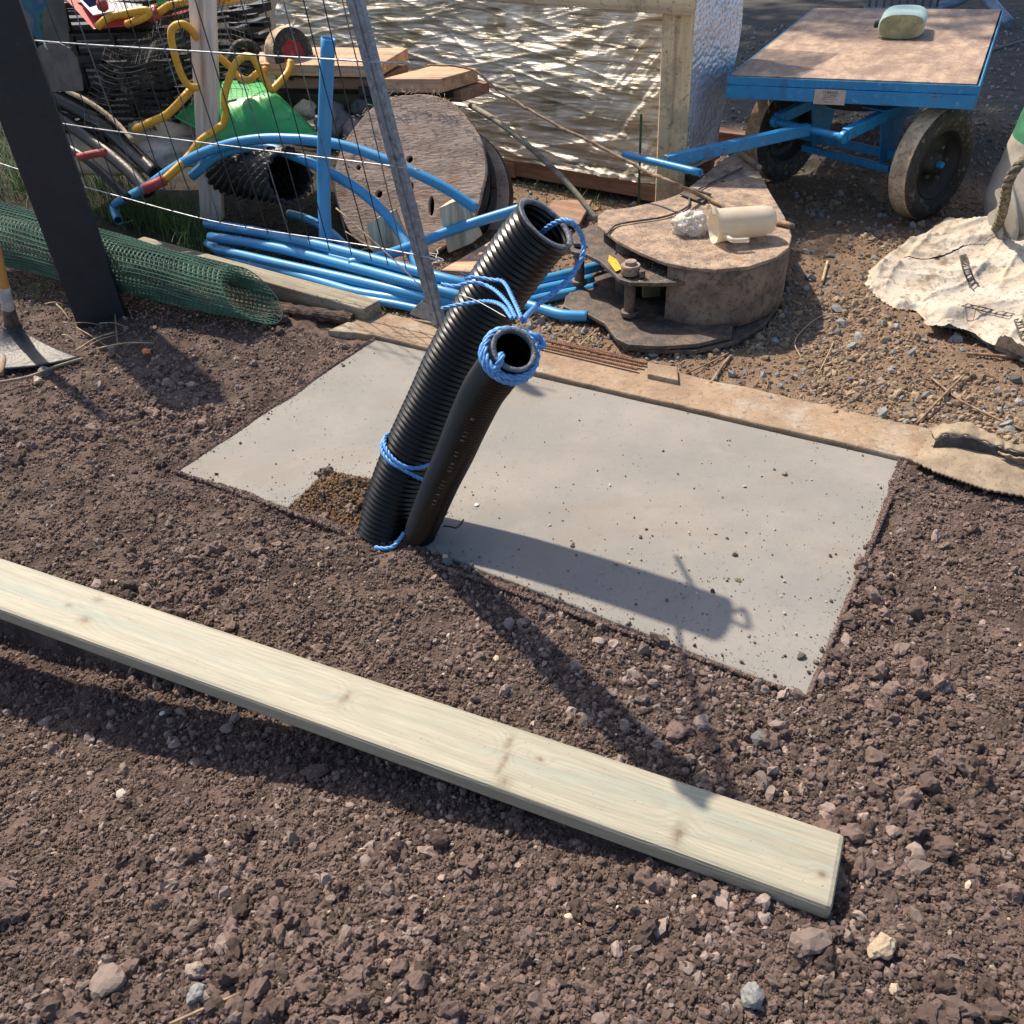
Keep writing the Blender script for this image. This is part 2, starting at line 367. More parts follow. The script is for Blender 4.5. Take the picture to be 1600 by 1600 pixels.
M['red_body'] = mat('red_body', (.80, .10, .08), (.70, .08, .08), scale=5, rough=.45, bump=.05)
M['black_plastic'] = mat('black_plastic', (.014, .014, .015), (.01, .01, .01), scale=12, rough=.5, bump=.2, c3=(.04, .036, .03), c3amt=.28, c3scale=14)
M['net_green'] = mat('net_green', (.06, .16, .11), (.035, .10, .07), scale=12, rough=.55, bump=0, c3=(.20, .32, .25), c3amt=.3, c3scale=6)
M['net_black'] = mat('net_black', (.02, .02, .02), rough=.6, bump=0)
M['grass'] = mat('grass', (.10, .20, .045), (.05, .11, .03), scale=5, rough=.7, bump=0, rand=.3, c3=(.30, .30, .10), c3amt=.3, c3scale=14)
M['leaf'] = mat('leaf', (.07, .13, .03), (.04, .08, .02), scale=5, rough=.7, bump=0)
M['bark'] = mat('bark', (.11, .07, .05), (.045, .03, .025), scale=12, rough=.95, bump=1, bscale=40, stretch=(1, 4, 4), bdist=.01)
M['twig'] = mat('twig', (.34, .23, .14), (.17, .11, .075), scale=30, rough=.85, bump=.3)
M['straw'] = mat('straw', (.55, .44, .28), (.36, .27, .16), scale=30, rough=.8, bump=.2)
M['bag_white'] = mat('bag_white', (.50, .455, .385), (.42, .37, .31), scale=4, rough=.75, bump=.45, bscale=26, bdist=.012, c3=(.17, .125, .09), c3amt=.40, c3scale=11, c3sharp=.07)
M['bag_clean'] = mat('bag_clean', (.50, .47, .42), (.40, .36, .30), scale=4, rough=.7, bump=.3, bscale=40, bdist=.006)
M['felt'] = mat('felt', (.34, .27, .19), (.25, .195, .14), scale=16, rough=.98, bump=.6, bscale=300, bdist=.002, c3=(.19, .14, .10), c3amt=.36, c3scale=9)
M['felt_shaded'] = mat('felt_shaded', (.085, .085, .09), (.05, .05, .055), scale=40, rough=1, bump=.5, bscale=300)  # dark hollow under the flap: its shade is put into the colour
M['sack'] = mat('sack', (.66, .53, .39), (.50, .39, .28), scale=6, rough=.8, bump=.5, bscale=14, bdist=.02)
M['greyplate'] = mat('greyplate', (.12, .115, .12), (.075, .072, .078), scale=14, rough=.6, bump=.1, c3=(.05, .05, .05), c3amt=.3, c3scale=9)
M['white'] = mat('white', (.75, .75, .75), rough=.6, bump=0)
M['text_white'] = mat('text_white', (.34, .36, .40), (.10, .10, .12), scale=90, rough=.7, bump=0)
M['text_black'] = mat('text_black', (.03, .03, .03), rough=.6, bump=0)
M['text_red'] = mat('text_red', (.5, .05, .04), rough=.6, bump=0)
M['sign'] = mat('sign', (.52, .47, .42), (.44, .38, .34), scale=30, rough=.45, bump=.05, metal=.2)
M['bag_green'] = mat('bag_green', (.06, .24, .13), (.05, .19, .10), scale=12, rough=.6, bump=.2)
M['bag_yellow'] = mat('bag_yellow', (.55, .50, .20), rough=.6, bump=0)
M['bluegrey_pipe'] = mat('bluegrey_pipe', (.22, .30, .42), (.14, .20, .30), scale=10, rough=.5, bump=.1)

speck(M['rust'], [((.09, .065, .05), 60, .55, .6), ((.62, .52, .42), 170, .60, .55), ((.30, .14, .06), 25, .57, .5)])
speck(M['rust_dark'], [((.03, .027, .025), 45, .52, .6), ((.40, .33, .26), 190, .61, .5), ((.24, .12, .06), 30, .58, .5)])
speck(M['kerb'], [((.14, .10, .07), 45, .55, .5), ((.55, .46, .36), 120, .61, .5), ((.30, .15, .07), 20, .58, .35)])
speck(M['cartblue'], [((.16, .09, .05), 70, .62, .8), ((.35, .45, .55), 40, .62, .35), ((.05, .05, .05), 9, .57, .35)])
speck(M['ply'], [((.13, .09, .075), 30, .55, .4), ((.62, .50, .40), 140, .60, .35), ((.17, .11, .09), 3, .52, .45)])
speck(M['tread'], [((.16, .11, .08), 60, .54, .55), ((.75, .62, .45), 150, .6, .4)])
speck(M['rubber'], [((.30, .24, .17), 35, .56, .45), ((.22, .19, .15), 160, .58, .4)])
speck(M['reel'], [((.12, .08, .06), 40, .56, .55), ((.66, .55, .45), 110, .60, .5), ((.36, .17, .09), 7, .55, .45)])
speck(M['bluepipe'], [((.20, .26, .28), 22, .60, .35), ((.30, .55, .75), 90, .62, .35)])
speck(M['green_tray'], [((.10, .12, .06), 55, .60, .6), ((.25, .50, .20), 12, .56, .3)])
speck(M['yellow_tube'], [((.22, .12, .05), 60, .60, .7), ((.45, .30, .14), 18, .58, .5)])
speck(M['bag_white'], [((.16, .11, .075), 48, .56, .65), ((.11, .085, .065), 120, .60, .6), ((.40, .31, .2), 7, .52, .4)])
speck(M['bag_clean'], [((.30, .24, .18), 14, .56, .4), ((.18, .14, .1), 90, .62, .5)])
speck(M['felt'], [((.14, .10, .07), 70, .57, .5), ((.50, .42, .32), 160, .60, .4)])
speck(M['galv'], [((.08, .08, .09), 30, .56, .5), ((.45, .46, .48), 120, .60, .4)])
speck(M['can'], [((.35, .38, .26), 25, .56, .4)])
speck(M['post_dark'], [((.05, .055, .06), 220, .60, .6)])
for k_ in ('saw_wood', 'redwood', 'greywood', 'oldwood', 'pine'): speck(M[k_], [((.13, .09, .06), 35, .57, .5), ((.08, .06, .045), 120, .62, .5), ((.22, .18, .12), 5, .53, .4)])

# ------------------------------------------------------------------ ground
SLA, SLB, SLC, SLD = G(585, 530), G(1415, 722), G(1262, 1090), G(275, 737)
UA = (SLB - SLA).normalized(); UN = Vector((UA.y, -UA.x, 0))                   # along the kerb; towards the camera
if UN.y > 0: UN = -UN
TA, TB = G(0, 870, .06), G(1318, 1302, .06); TD = (TB - TA).normalized(); TN = Vector((TD.y, -TD.x, 0))
if TN.y > 0: TN = -TN
TW = .150
slab_poly = [SLA, SLB, SLC, G(650, 850), G(700, 800), G(600, 752), G(510, 738), G(450, 793), SLD]
SP2 = [(p.x, p.y) for p in slab_poly]
def smooth01(t): t = np.clip(t, 0, 1); return t * t * (3 - 2 * t)
def hgt(x, y):
    x = np.asarray(x, float); y = np.asarray(y, float)
    h = (fbm(x * 1.6, y * 1.6, 3, 3) - .45) * .05 + (fbm(x * 9, y * 9, 9, 3) - .45) * .022
    k = (x - SLA.x) * UN.x + (y - SLA.y) * UN.y                                 # >0 on the slab side of the kerb
    back = smooth01((-k) / .35)
    h = h * (1 - .55 * back) - .012 * back
    yard = smooth01((y - 6) / 3); h = h * (1 - .5 * yard)
    u = (x - TA.x) * TD.x + (y - TA.y) * TD.y; v = (x - TA.x) * TN.x + (y - TA.y) * TN.y
    drop = np.interp(u, [-.6, 0, .5, .9, 1.3, 1.75, 2.05, 2.3], [.27, .26, .22, .15, .07, .005, -.035, -.03])
    wd = .05 + .10 * smooth01((u - .6) / .9)
    h = h - smooth01((v + .035) / wd) * drop * (1 - .35 * smooth01((v - .25) / .5))
    d = polydist(x, y, SP2); ins = inpoly(x, y, SP2)
    h = np.where(ins, np.minimum(h, -.045), h)
    near = (~ins) & (d < .12) & (k > 0)
    soft = smooth01(d / .12); tgt = -.016 + .020 * vn(x * 6, y * 6, 5)
    h = np.where(near, tgt * (1 - soft) + h * soft, h)
    # the pit round the duct feet
    nx, ny = G(560, 790).x, G(560, 790).y
    dd = np.hypot((x - nx) / .22, (y - ny) / .13); h = h - .05 * np.clip(1 - dd, 0, 1) * (~ins)
    # under the timber
    tin = (v > -.01) & (v < TW + .01) & (u < 2.20) & (u > -1); h = np.where(tin & (v < TW - .01), np.minimum(h, .004), h)
    # foot of the kerb
    kin = (k < .0) & (k > -.17) & (u < 9); h = np.where(kin & (x > -.75) & (x < 1.4), np.minimum(h, -.02), h)
    return h
def ground():
    xs = np.concatenate([np.arange(-60, -4, 4), np.arange(-4, -2, .1), np.arange(-2, 2.6, .0125), np.arange(2.6, 6, .1), np.arange(6, 61, 4)])
    ys = np.concatenate([np.arange(-40, 0, 4), np.arange(0, .4, .1), np.arange(.4, 4.4, .0125), np.arange(4.4, 12, .07), np.arange(12, 110, 4)])
    X, Y = np.meshgrid(xs, ys); Z = hgt(X, Y)
    fine = (X > -2) & (X < 2.6) & (Y > .4) & (Y < 4.4)
    ins = inpoly(X, Y, SP2)
    Z = Z + np.where(fine & ~ins, (fbm(X * 45, Y * 45, 21, 3) - .45) * .016, 0)
    V = np.stack([X.ravel(), Y.ravel(), Z.ravel()], 1); nx = len(xs); ny = len(ys)
    i = np.arange(ny - 1)[:, None] * nx + np.arange(nx - 1)[None]; i = i.ravel()
    Fc = np.stack([i, i + 1, i + nx + 1, i + nx], 1)
    me = bpy.data.meshes.new('ground'); me.vertices.add(len(V)); me.vertices.foreach_set('co', V.ravel())
    me.loops.add(Fc.size); me.loops.foreach_set('vertex_index', Fc.ravel()); me.polygons.add(len(Fc))
    me.polygons.foreach_set('loop_start', np.arange(0, Fc.size, 4)); me.polygons.foreach_set('loop_total', np.full(len(Fc), 4)); me.update(); me.validate()
    # zones by real place: dark dug soil on the near side of the kerb, tan gravelly dirt behind it, grey yard beyond
    K = (X - SLA.x) * UN.x + (Y - SLA.y) * UN.y + (fbm(X * 3, Y * 3, 40, 3) - .45) * .12
    zone = smooth01((-K + .02) / .1).ravel(); far = smooth01((Y + .35 * X + (fbm(X, Y, 50, 3) - .45) * 1.4 - 5.1) / .7).ravel()
    at = me.attributes.new('zone', 'FLOAT', 'POINT'); at.data.foreach_set('value', zone)
    at = me.attributes.new('far', 'FLOAT', 'POINT'); at.data.foreach_set('value', far)
    dk = (smooth01((-.75 + .28 * (Y - 3.2) - X + (fbm(X * 3, Y * 3, 60, 3) - .45) * .5) / .35) * smooth01(-K / .1)).ravel(); at = me.attributes.new('dark', 'FLOAT', 'POINT'); at.data.foreach_set('value', dk)
    m = M['soil']; nt = m.node_tree; N = nt.nodes; L = nt.links; b = N['Principled BSDF']; src = b.inputs['Base Color'].links[0].from_socket
    prev = src
    for nm, ca, cb, sc in (('zone', (.27, .185, .125, 1), (.155, .108, .078, 1), 10), ('far', (.115, .105, .10, 1), (.06, .056, .055, 1), 7), ('dark', (.055, .045, .032, 1), (.02, .018, .014, 1), 9)):
        a = N.new('ShaderNodeAttribute'); a.attribute_name = nm
        tx = N.new('ShaderNodeTexNoise'); tx.inputs['Scale'].default_value = sc; tx.inputs['Detail'].default_value = 10; tx.inputs['Roughness'].default_value = .7
        g = N.new('ShaderNodeNewGeometry'); L.new(g.outputs['Position'], tx.inputs[0])
        cr = N.new('ShaderNodeValToRGB'); cr.color_ramp.elements[0].position = .35; cr.color_ramp.elements[1].position = .65
        cr.color_ramp.elements[0].color = cb; cr.color_ramp.elements[1].color = ca; L.new(tx.outputs[0], cr.inputs[0])
        mx = N.new('ShaderNodeMix'); mx.data_type = 'RGBA'; L.new(a.outputs['Fac'], mx.inputs[0]); L.new(prev, mx.inputs[6]); L.new(cr.outputs[0], mx.inputs[7]); prev = mx.outputs[2]
    L.new(prev, b.inputs['Base Color'])
    o = link('ground', me, m, smooth=True); tag(o, kind='structure')
ground()

# ------------------------------------------------------------------ loose material (instanced pieces: countless)
def rockmesh(name, seed, m, sub=1, rough=.28, flat=.75):
    bm = bmesh.new(); bmesh.ops.create_icosphere(bm, subdivisions=sub, radius=1); r = random.Random(seed)
    off = Vector((r.random() * 50, r.random() * 50, 0)); sx, sy = r.uniform(.75, 1.25), r.uniform(.7, 1.1)
    for v in bm.verts:
        n = mnoise.noise(v.co * .9 + off) * rough * 1.6 + mnoise.noise(v.co * 2.3 + off) * rough
        if sub >= 3: n += mnoise.noise(v.co * 6 + off) * rough * .28 + mnoise.noise(v.co * 14 + off) * rough * .14
        v.co *= 1 + n; v.co.x *= sx; v.co.y *= sy; v.co.z *= flat
    me = bpy.data.meshes.new(name); bm.to_mesh(me); bm.free(); me.materials.append(m); return me
def variants(tagname, m, n=6, sub=1, rough=.3, flat=.75, smooth=False):
    c = bpy.data.collections.new(tagname)
    for i in range(n):
        me = rockmesh('piece', i * 7 + hash(len(tagname)) % 11, m, sub, rough, flat)
        if smooth: me.polygons.foreach_set('use_smooth', np.ones(len(me.polygons), bool))
        c.objects.link(bpy.data.objects.new('piece', me))
    return c
def scatter(name, P, S, coll, label=None, cat=None, nvar=6, tilt=3.14, parent=None):
    me = bpy.data.meshes.new(name); n = len(P); me.vertices.add(n); me.vertices.foreach_set('co', np.asarray(P, float).ravel())
    for nm, ty, val in (('sc', 'FLOAT', np.asarray(S, float)), ('id', 'INT', rng.integers(0, nvar, n).astype(np.int32))):
        a = me.attributes.new(nm, ty, 'POINT'); a.data.foreach_set('value', val)
    R = rng.uniform(-1, 1, (n, 3)) * np.array([tilt, tilt, 3.14]); a = me.attributes.new('rot', 'FLOAT_VECTOR', 'POINT'); a.data.foreach_set('vector', R.ravel())
    o = bpy.data.objects.new(name, me); COL.objects.link(o)
    ng = bpy.data.node_groups.new(name, 'GeometryNodeTree'); ng.interface.new_socket('Geometry', in_out='INPUT', socket_type='NodeSocketGeometry')
    ng.interface.new_socket('Geometry', in_out='OUTPUT', socket_type='NodeSocketGeometry')
    N = ng.nodes; L = ng.links; gi = N.new('NodeGroupInput'); go = N.new('NodeGroupOutput'); ip = N.new('GeometryNodeInstanceOnPoints')
    ci = N.new('GeometryNodeCollectionInfo'); ci.inputs['Collection'].default_value = coll; ci.inputs['Separate Children'].default_value = True; ci.inputs['Reset Children'].default_value = True
    L.new(gi.outputs[0], ip.inputs['Points']); L.new(ci.outputs[0], ip.inputs['Instance']); ip.inputs['Pick Instance'].default_value = True
    for nm, ty, sock in (('sc', 'FLOAT', 'Scale'), ('id', 'INT', 'Instance Index'), ('rot', 'FLOAT_VECTOR', 'Rotation')):
        na = N.new('GeometryNodeInputNamedAttribute'); na.data_type = ty; na.inputs['Name'].default_value = nm
        out = [s for s in na.outputs if s.enabled and s.name == 'Attribute'][0]; L.new(out, ip.inputs[sock])
    L.new(ip.outputs[0], go.inputs[0]); md = o.modifiers.new('scatter', 'NODES'); md.node_group = ng
    tag(o, label, cat, kind='stuff'); return o
def samp(n, x0, x1, y0, y1, ok, fall=2.2):
    """random ground places, thinning with distance from where the picture was taken"""
    out = []
    while sum(len(a) for a in out) < n:
        x = rng.uniform(x0, x1, n); y = rng.uniform(y0, y1, n); d2 = (x * x + y * y + HC * HC) / 2.6
        k = (rng.random(n) < np.minimum(1, d2 ** (-fall / 2))) & ok(x, y); out.append(np.stack([x[k], y[k]], 1))
    return np.concatenate(out)[:n]
def kside(x, y): return (x - SLA.x) * UN.x + (y - SLA.y) * UN.y
def in_timber(x, y, pad=0):
    u = (x - TA.x) * TD.x + (y - TA.y) * TD.y; v = (x - TA.x) * TN.x + (y - TA.y) * TN.y
    return (v > -pad) & (v < TW + pad) & (u < 2.16 + pad)
LIM = lambda x, y: (np.abs(x) < .55 + .62 * (y + .4))
def ok_soil(x, y):
    return (kside(x, y) > .03 + .03 * vn(x * 9, y * 9, 2)) & (~inpoly(x, y, SP2)) & (~(in_timber(x, y, .0) & (hgt(x, y) > -.03))) & LIM(x, y)
V_CL = variants('clod_pieces', M['clod'], 8, 2, .42, .78)
V_CB = variants('big_clod_pieces', M['clod'], 8, 3, .46, .74)
V_ST = variants('stone_pieces', M['stone'], 8, 2, .38, .62)
V_PA = variants('pale_pieces', M['pale_stone'], 6, 1, .25, .6)
V_GR = variants('gravel_pieces', M['gravel'], 7, 2, .34, .66)
V_DC = variants('dirt_pieces', mat('dirt_piece', (.30, .21, .145), (.16, .11, .08), scale=50, rough=.95, bump=.5, bscale=200, bdist=.003, spec=.2, rand=.35), 6, 2, .4, .7)
V_GG = variants('grey_pieces', M['greystone'], 6, 1, .28, .7)
def lay(name, n, box, ok, size, coll, label, cat, nvar, sink=.1, fall=2.2, dens=None):
    P = samp(n, *box, ok, fall); s = size(len(P), P[:, 0], P[:, 1]); z = hgt(P[:, 0], P[:, 1]) + s * .72 * (1 - 2 * sink) * .5
    scatter(name, np.column_stack([P, z]), s, coll, label, cat, nvar)
BX = (-2.6, 2.6, .4, 4.2)
patch = lambda x, y: fbm(x * 2.3, y * 2.3, 77, 3)
lay('soil_crumbs', 230000, BX, ok_soil, lambda n, x, y: np.clip(.0016 * rng.random(n) ** -.40, .0016, .0085), V_CL, 'brown soil crumbs covering the dug ground around the slab', 'soil', 8)
lay('soil_clods', 7500, BX, lambda x, y: ok_soil(x, y) & (rng.random(len(x)) < smooth01((patch(x, y) - .38) / .2) * (.3 + .7 * smooth01((np.abs(x - .1) - .3) / .5)) + 1.0 * smooth01((1.15 - y) / .3) * smooth01((-.1 - x) / .3) * smooth01((fbm(x * 5, y * 5, 78, 3) - .3) / .2) + .8 * smooth01((x - .45) / .3) * smooth01((1.7 - y) / .4) * smooth01((fbm(x * 4, y * 4, 79, 3) - .38) / .15)), lambda n, x, y: np.clip(.0055 * rng.random(n) ** -.40, .0055, .021), V_CB, 'lumps of brown soil lying on the dug ground', 'soil', 8, sink=.2)
lay('soil_stones', 2600, BX, lambda x, y: ok_soil(x, y) & (rng.random(len(x)) < smooth01((fbm(x * 2, y * 2, 91, 3) - .30) / .3)), lambda n, x, y: np.clip(.0052 * rng.random(n) ** -.36, .005, .0175), V_ST, 'dusty stones mixed into the dug soil', 'stones', 8, sink=.2)
lay('pale_chips', 1300, BX, ok_soil, lambda n, x, y: np.clip(.0022 * rng.random(n) ** -.45, .002, .0085), V_PA, 'small pale and ochre stone chips in the soil', 'stone chips', 6, sink=.1)
def ok_back(x, y): return (kside(x, y) < -.17) & (x < .9 + .62 * y) & (x > -.75 - .62 * (y - 3))
lay('gravel', 12000, (-1.5, 3.4, 2.0, 7.0), lambda x, y: ok_back(x, y) & (rng.random(len(x)) < smooth01((x + .55 - .25 * (y - 3)) / .8) * smooth01((6.2 - y) / 1.5) * (.06 + .94 * smooth01((fbm(x * 2.2, y * 2.2, 12, 4) - .42) / .1))), lambda n, x, y: np.clip(.0050 * rng.random(n) ** -.38, .005, .019), V_GR, 'tan river gravel trodden into the ground behind the kerb', 'gravel', 7, sink=.45, fall=1.0)
lay('grey_gravel', 5000, (-.6, 6, 2.2, 9.5), ok_back, lambda n, x, y: np.clip(.008 * rng.random(n) ** -.33, .008, .024), V_GG, 'grey stones scattered over the yard surface', 'gravel', 6, sink=.25, fall=.6)
lay('dirt_crumbs', 36000, (-1.6, 3.2, 2.0, 6.0), ok_back, lambda n, x, y: np.clip(.0022 * rng.random(n) ** -.4, .0022, .008), V_DC, 'fine tan dirt crumbs behind the kerb', 'dirt', 7, sink=.2, fall=1.4)
# crumbs spilled on the slab
def slab_crumbs():
    P = []; S = []
    while len(P) < 2300:
        x = random.uniform(-1.1, 1.2); y = random.uniform(1.2, 3.2)
        if not bool(inpoly(np.array([x]), np.array([y]), SP2)[0]): continue
        d = float(polydist(np.array([x]), np.array([y]), SP2)[0]); pr = .022 + .95 * math.exp(-d / .022)
        kk = float(kside(x, y)); pr = pr * (.15 if kk < .15 else 1)
        c1 = math.hypot(x - .42, y - 1.45); c2 = math.hypot(x + .35, y - 2.25); pr += .16 * math.exp(-c1 * c1 / .1) + .10 * math.exp(-c2 * c2 / .05)
        if random.random() > pr: continue
        s = min(.006, .0007 * random.random() ** -.42); P.append((x, y, .0005 + s * .4)); S.append(s)
    scatter('spilled_crumbs', P, S, V_CL, 'dark soil crumbs spilled over the pale concrete slab', 'soil crumbs', 8)
    P = []; S = []; C4 = [SLA, SLB, SLC, SLD]
    for i in range(9000):
        e = random.choice((1, 2, 2, 3)); a, b = C4[e], C4[(e + 1) % 4]; t = random.random(); p = a.lerp(b, t); n_ = Vector((-(b - a).y, (b - a).x, 0)).normalized(); c_ = (SLA + SLC) / 2
        if n_.dot(c_ - p) < 0: n_ = -n_
        lim = .003 + .028 * max(0, float(vn(p.x * 5, p.y * 5, 88)) - .45) ** 1.1 * 2 + .007 * float(vn(p.x * 20, p.y * 20, 89)); w = random.random() ** 1.3 * lim; p = p + n_ * (w - .003)
        if e == 2 and .50 < t < .66: continue
        s_ = random.uniform(.0018, .0055) * (1 - .5 * w / lim); P.append((p.x, p.y, s_ * .3 + .004 * (1 - w / lim) * random.random())); S.append(s_)
    scatter('rim_spill', P, S, V_CL, 'brown soil spilled over the rim of the concrete slab', 'soil', 8)
    P = []; S = []
    for i in range(75):
        x = random.uniform(.1, 1.05); y = random.uniform(1.3, 2.3)
        if bool(inpoly(np.array([x]), np.array([y]), SP2)[0]): s = random.uniform(.0022, .0052); P.append((x, y, .001 + s * .3)); S.append(s)
    scatter('chips_on_slab', P, S, V_PA, 'small cream and tan stone chips on the right half of the slab', 'stone chips', 6)
slab_crumbs()

def rock(px, py, r, label, m, cat='stone', seed=1, flat=.7, z=None, sub=3, rough=.25):
    p = G(px, py, 0); hz = float(hgt(p.x, p.y)) if z is None else z; p = G(px, py, hz)
    me = rockmesh('rock', seed, m, sub, rough, flat); o = link('rock' if cat != 'clod' else 'soil_clod', me, None, smooth=False)
    o.location = (p.x, p.y, hz + r * flat * .55); r *= .82; o.scale = (r, r, r); o.rotation_euler = (0, 0, seed * 1.3); tag(o, label, cat); return o
rock(436, 503, .052, 'big pinkish brown clod just in front of the green mesh roll end', M['clod'], 'clod', 3)
rock(172, 1537, .033, 'largest dark angular stone near the bottom left corner of the ground', M['stone'], seed=5)
rock(308, 1520, .022, 'rounded light brown stone right of the largest bottom left stone', M['stone'], seed=8)
rock(308, 1556, .021, 'grey mottled stone lying below the rounded light brown stone', M['greystone'], seed=9)
rock(1322, 973, .024, 'round dark clod touching the right edge of the concrete slab', M['clod'], 'clod', seed=11)
rock(1188, 1158, .022, 'pale grey flaky stone between the slab corner and the timber', M['greystone'], seed=12)
rock(1055, 1148, .026, 'round brown clod below the near edge of the slab', M['clod'], 'clod', seed=13)
rock(1095, 1130, .020, 'smooth pinkish oval stone below the near edge of the slab', M['stone'], seed=14)
rock(1378, 1482, .027, 'tan and grey knobbly stone in the soil right of the timber end', M['pale_stone'], seed=15)
rock(1262, 1476, .032, 'flat dark brown rock below the end of the timber', M['stone'], seed=17)
rock(1172, 1560, .028, 'rough bluish grey lump at the bottom edge of the picture', M['greystone'], seed=18)
rock(230, 553, .024, 'orange brick fragment in the soil right of the shovel', mat('orange_brick', (.75, .30, .10), (.6, .22, .07), rough=.9), seed=19)
rock(254, 1115, .008, 'tiny white plastic flake in the shade of the timber', M['white'], 'flake', seed=20, flat=.4)
rock(72, 586, .030, 'pale grey rounded stone beside the shovel blade', M['greystone'], seed=21)
rock(60, 598, .026, 'pinkish grey stone at the left edge under the shovel blade', M['pale_stone'], seed=22)
rock(1225, 741, .010, 'twin tan clod lying alone on the right part of the slab', M['pale_stone'], 'clod', seed=25, z=0)
rock(1252, 1027, .012, 'dark angular clod on the slab near its front right corner', M['clod'], 'clod', seed=27, z=0)
rock(1153, 907, .009, 'crumpled green grey leaf scrap on the slab', mat('leaf_scrap', (.20, .21, .10), (.11, .12, .06), rough=.9), 'leaf', seed=28, z=0, rough=.6, flat=.4)
rock(1015, 548, .034, 'dark squarish stone between the rusty bars and the digger bucket', M['greystone'], seed=31)
rock(1165, 522, .032, 'dark egg-shaped stone in the bucket shadow', M['stone'], seed=33)
rock(700, 880, .013, 'white and grey stone on the front edge of the slab near the duct feet', M['greystone'], seed=35, z=0)
rock(745, 790, .007, 'small bluish white stone on the slab beside the duct shadow', M['white'], seed=36, z=0)
rock(1115, 548, .02, 'cream rounded pebble in front of the digger bucket', M['pale_stone'], seed=37)
rock(190, 1242, .016, 'long pale lump in the soil left of centre below the timber', M['bag_clean'], seed=39, flat=.4)
def notchfill():
    P = []; S = []
    for i in range(2500):
        px = random.uniform(455, 600); py = random.uniform(738, 800); p = G(px, py)
        if bool(inpoly(np.array([p.x]), np.array([p.y]), SP2)[0]): continue
        s = random.uniform(.002, .007); P.append((p.x, p.y, float(hgt(p.x, p.y)) + random.uniform(0, .008))); S.append(s)
    c = variants('notch_pieces', mat('ochre_dirt', (.25, .15, .07), (.14, .085, .045), scale=40, rough=.95, bump=.4, rand=.35), 5, 1, .35, .7)
    scatter('ochre_dirt', P, S, c, 'ochre brown dirt in the slab notch left of the ducts', 'dirt', 5)
notchfill()

# ------------------------------------------------------------------ slab and kerb
def rough_outline(P, amp, step, seed=1):
    out = []
    for i in range(len(P)):
        a, b = P[i], P[(i + 1) % len(P)]; L = (b - a).length; n = max(1, int(L / step)); d = (b - a).normalized(); s = Vector((d.y, -d.x, 0))
        for k in range(n):
            p = a.lerp(b, k / n)
            if k: p = p + s * ((float(vn(p.x * 14, p.y * 14, seed)) - .5) * 2 * amp)
            out.append(p)
    return out
o = plate('concrete_slab', rough_outline(slab_poly, .0022, .02), .055, M['concrete'], bevel=.006, N=(0, 0, 1), X=(1, 0, 0), O=Vector((0, 0, 0)))
tag(o, 'pale grey concrete slab with a notch cut round the black ducts', 'slab')
crk = [G(693, 822), G(703, 823), G(712, 825), G(719, 820), G(724, 812)]
c_ = tube('crack', [p + Vector((0, 0, .0008)) for p in crk], .0022, M['text_black'], seg=6); c_.parent = o; c_.matrix_parent_inverse = world_of(o).inverted()
kp = [G(512, 516, .012), G(585, 523, .012), G(1000, 618, .012), G(1440, 721, .012), G(1462, 672, .012), G(1200, 612, .012), G(990, 566, .012), G(620, 492, .012), G(580, 488, .012)]
o = plate('concrete_kerb', rough_outline(kp, .006, .03, 5), .09, M['kerb'], bevel=.006, N=(0, 0, 1), X=(1, 0, 0), O=Vector((0, 0, .012)))
tag(o, 'dusty brown concrete edging strip along the back of the slab', 'kerb')

def slab_detail(m):
    nt = m.node_tree; N = nt.nodes; L = nt.links; b = N['Principled BSDF']; src = b.inputs['Base Color'].links[0].from_socket; tc = N.new('ShaderNodeTexCoord'); prev = src
    for sc, st, lo, hi, col, amt in ((1.6, (1, 2.2, 1), .50, .68, (.235, .19, .14, 1), .40), (5, (1, 1, 1), .55, .75, (.33, .315, .29, 1), .5), (38, (1, 1, 1), .58, .72, (.15, .14, .13, 1), .35), (300, (1, 1, 1), .35, .75, (.17, .165, .155, 1), .6)):
        mp = N.new('ShaderNodeMapping'); mp.inputs['Scale'].default_value = st; mp.inputs['Rotation'].default_value = (0, 0, .5); L.new(tc.outputs['Object'], mp.inputs[0]); n = N.new('ShaderNodeTexNoise'); n.inputs['Scale'].default_value = sc; n.inputs['Detail'].default_value = 7; n.inputs['Roughness'].default_value = .65; n.inputs['Distortion'].default_value = .6; L.new(mp.outputs[0], n.inputs[0])
        r = N.new('ShaderNodeMapRange'); r.inputs[1].default_value = lo; r.inputs[2].default_value = hi; r.inputs[4].default_value = amt; L.new(n.outputs[0], r.inputs[0]); x = N.new('ShaderNodeMix'); x.data_type = 'RGBA'; L.new(r.outputs[0], x.inputs[0]); L.new(prev, x.inputs[6]); x.inputs[7].default_value = col; prev = x.outputs[2]
    L.new(prev, b.inputs['Base Color'])
slab_detail(M['concrete'])

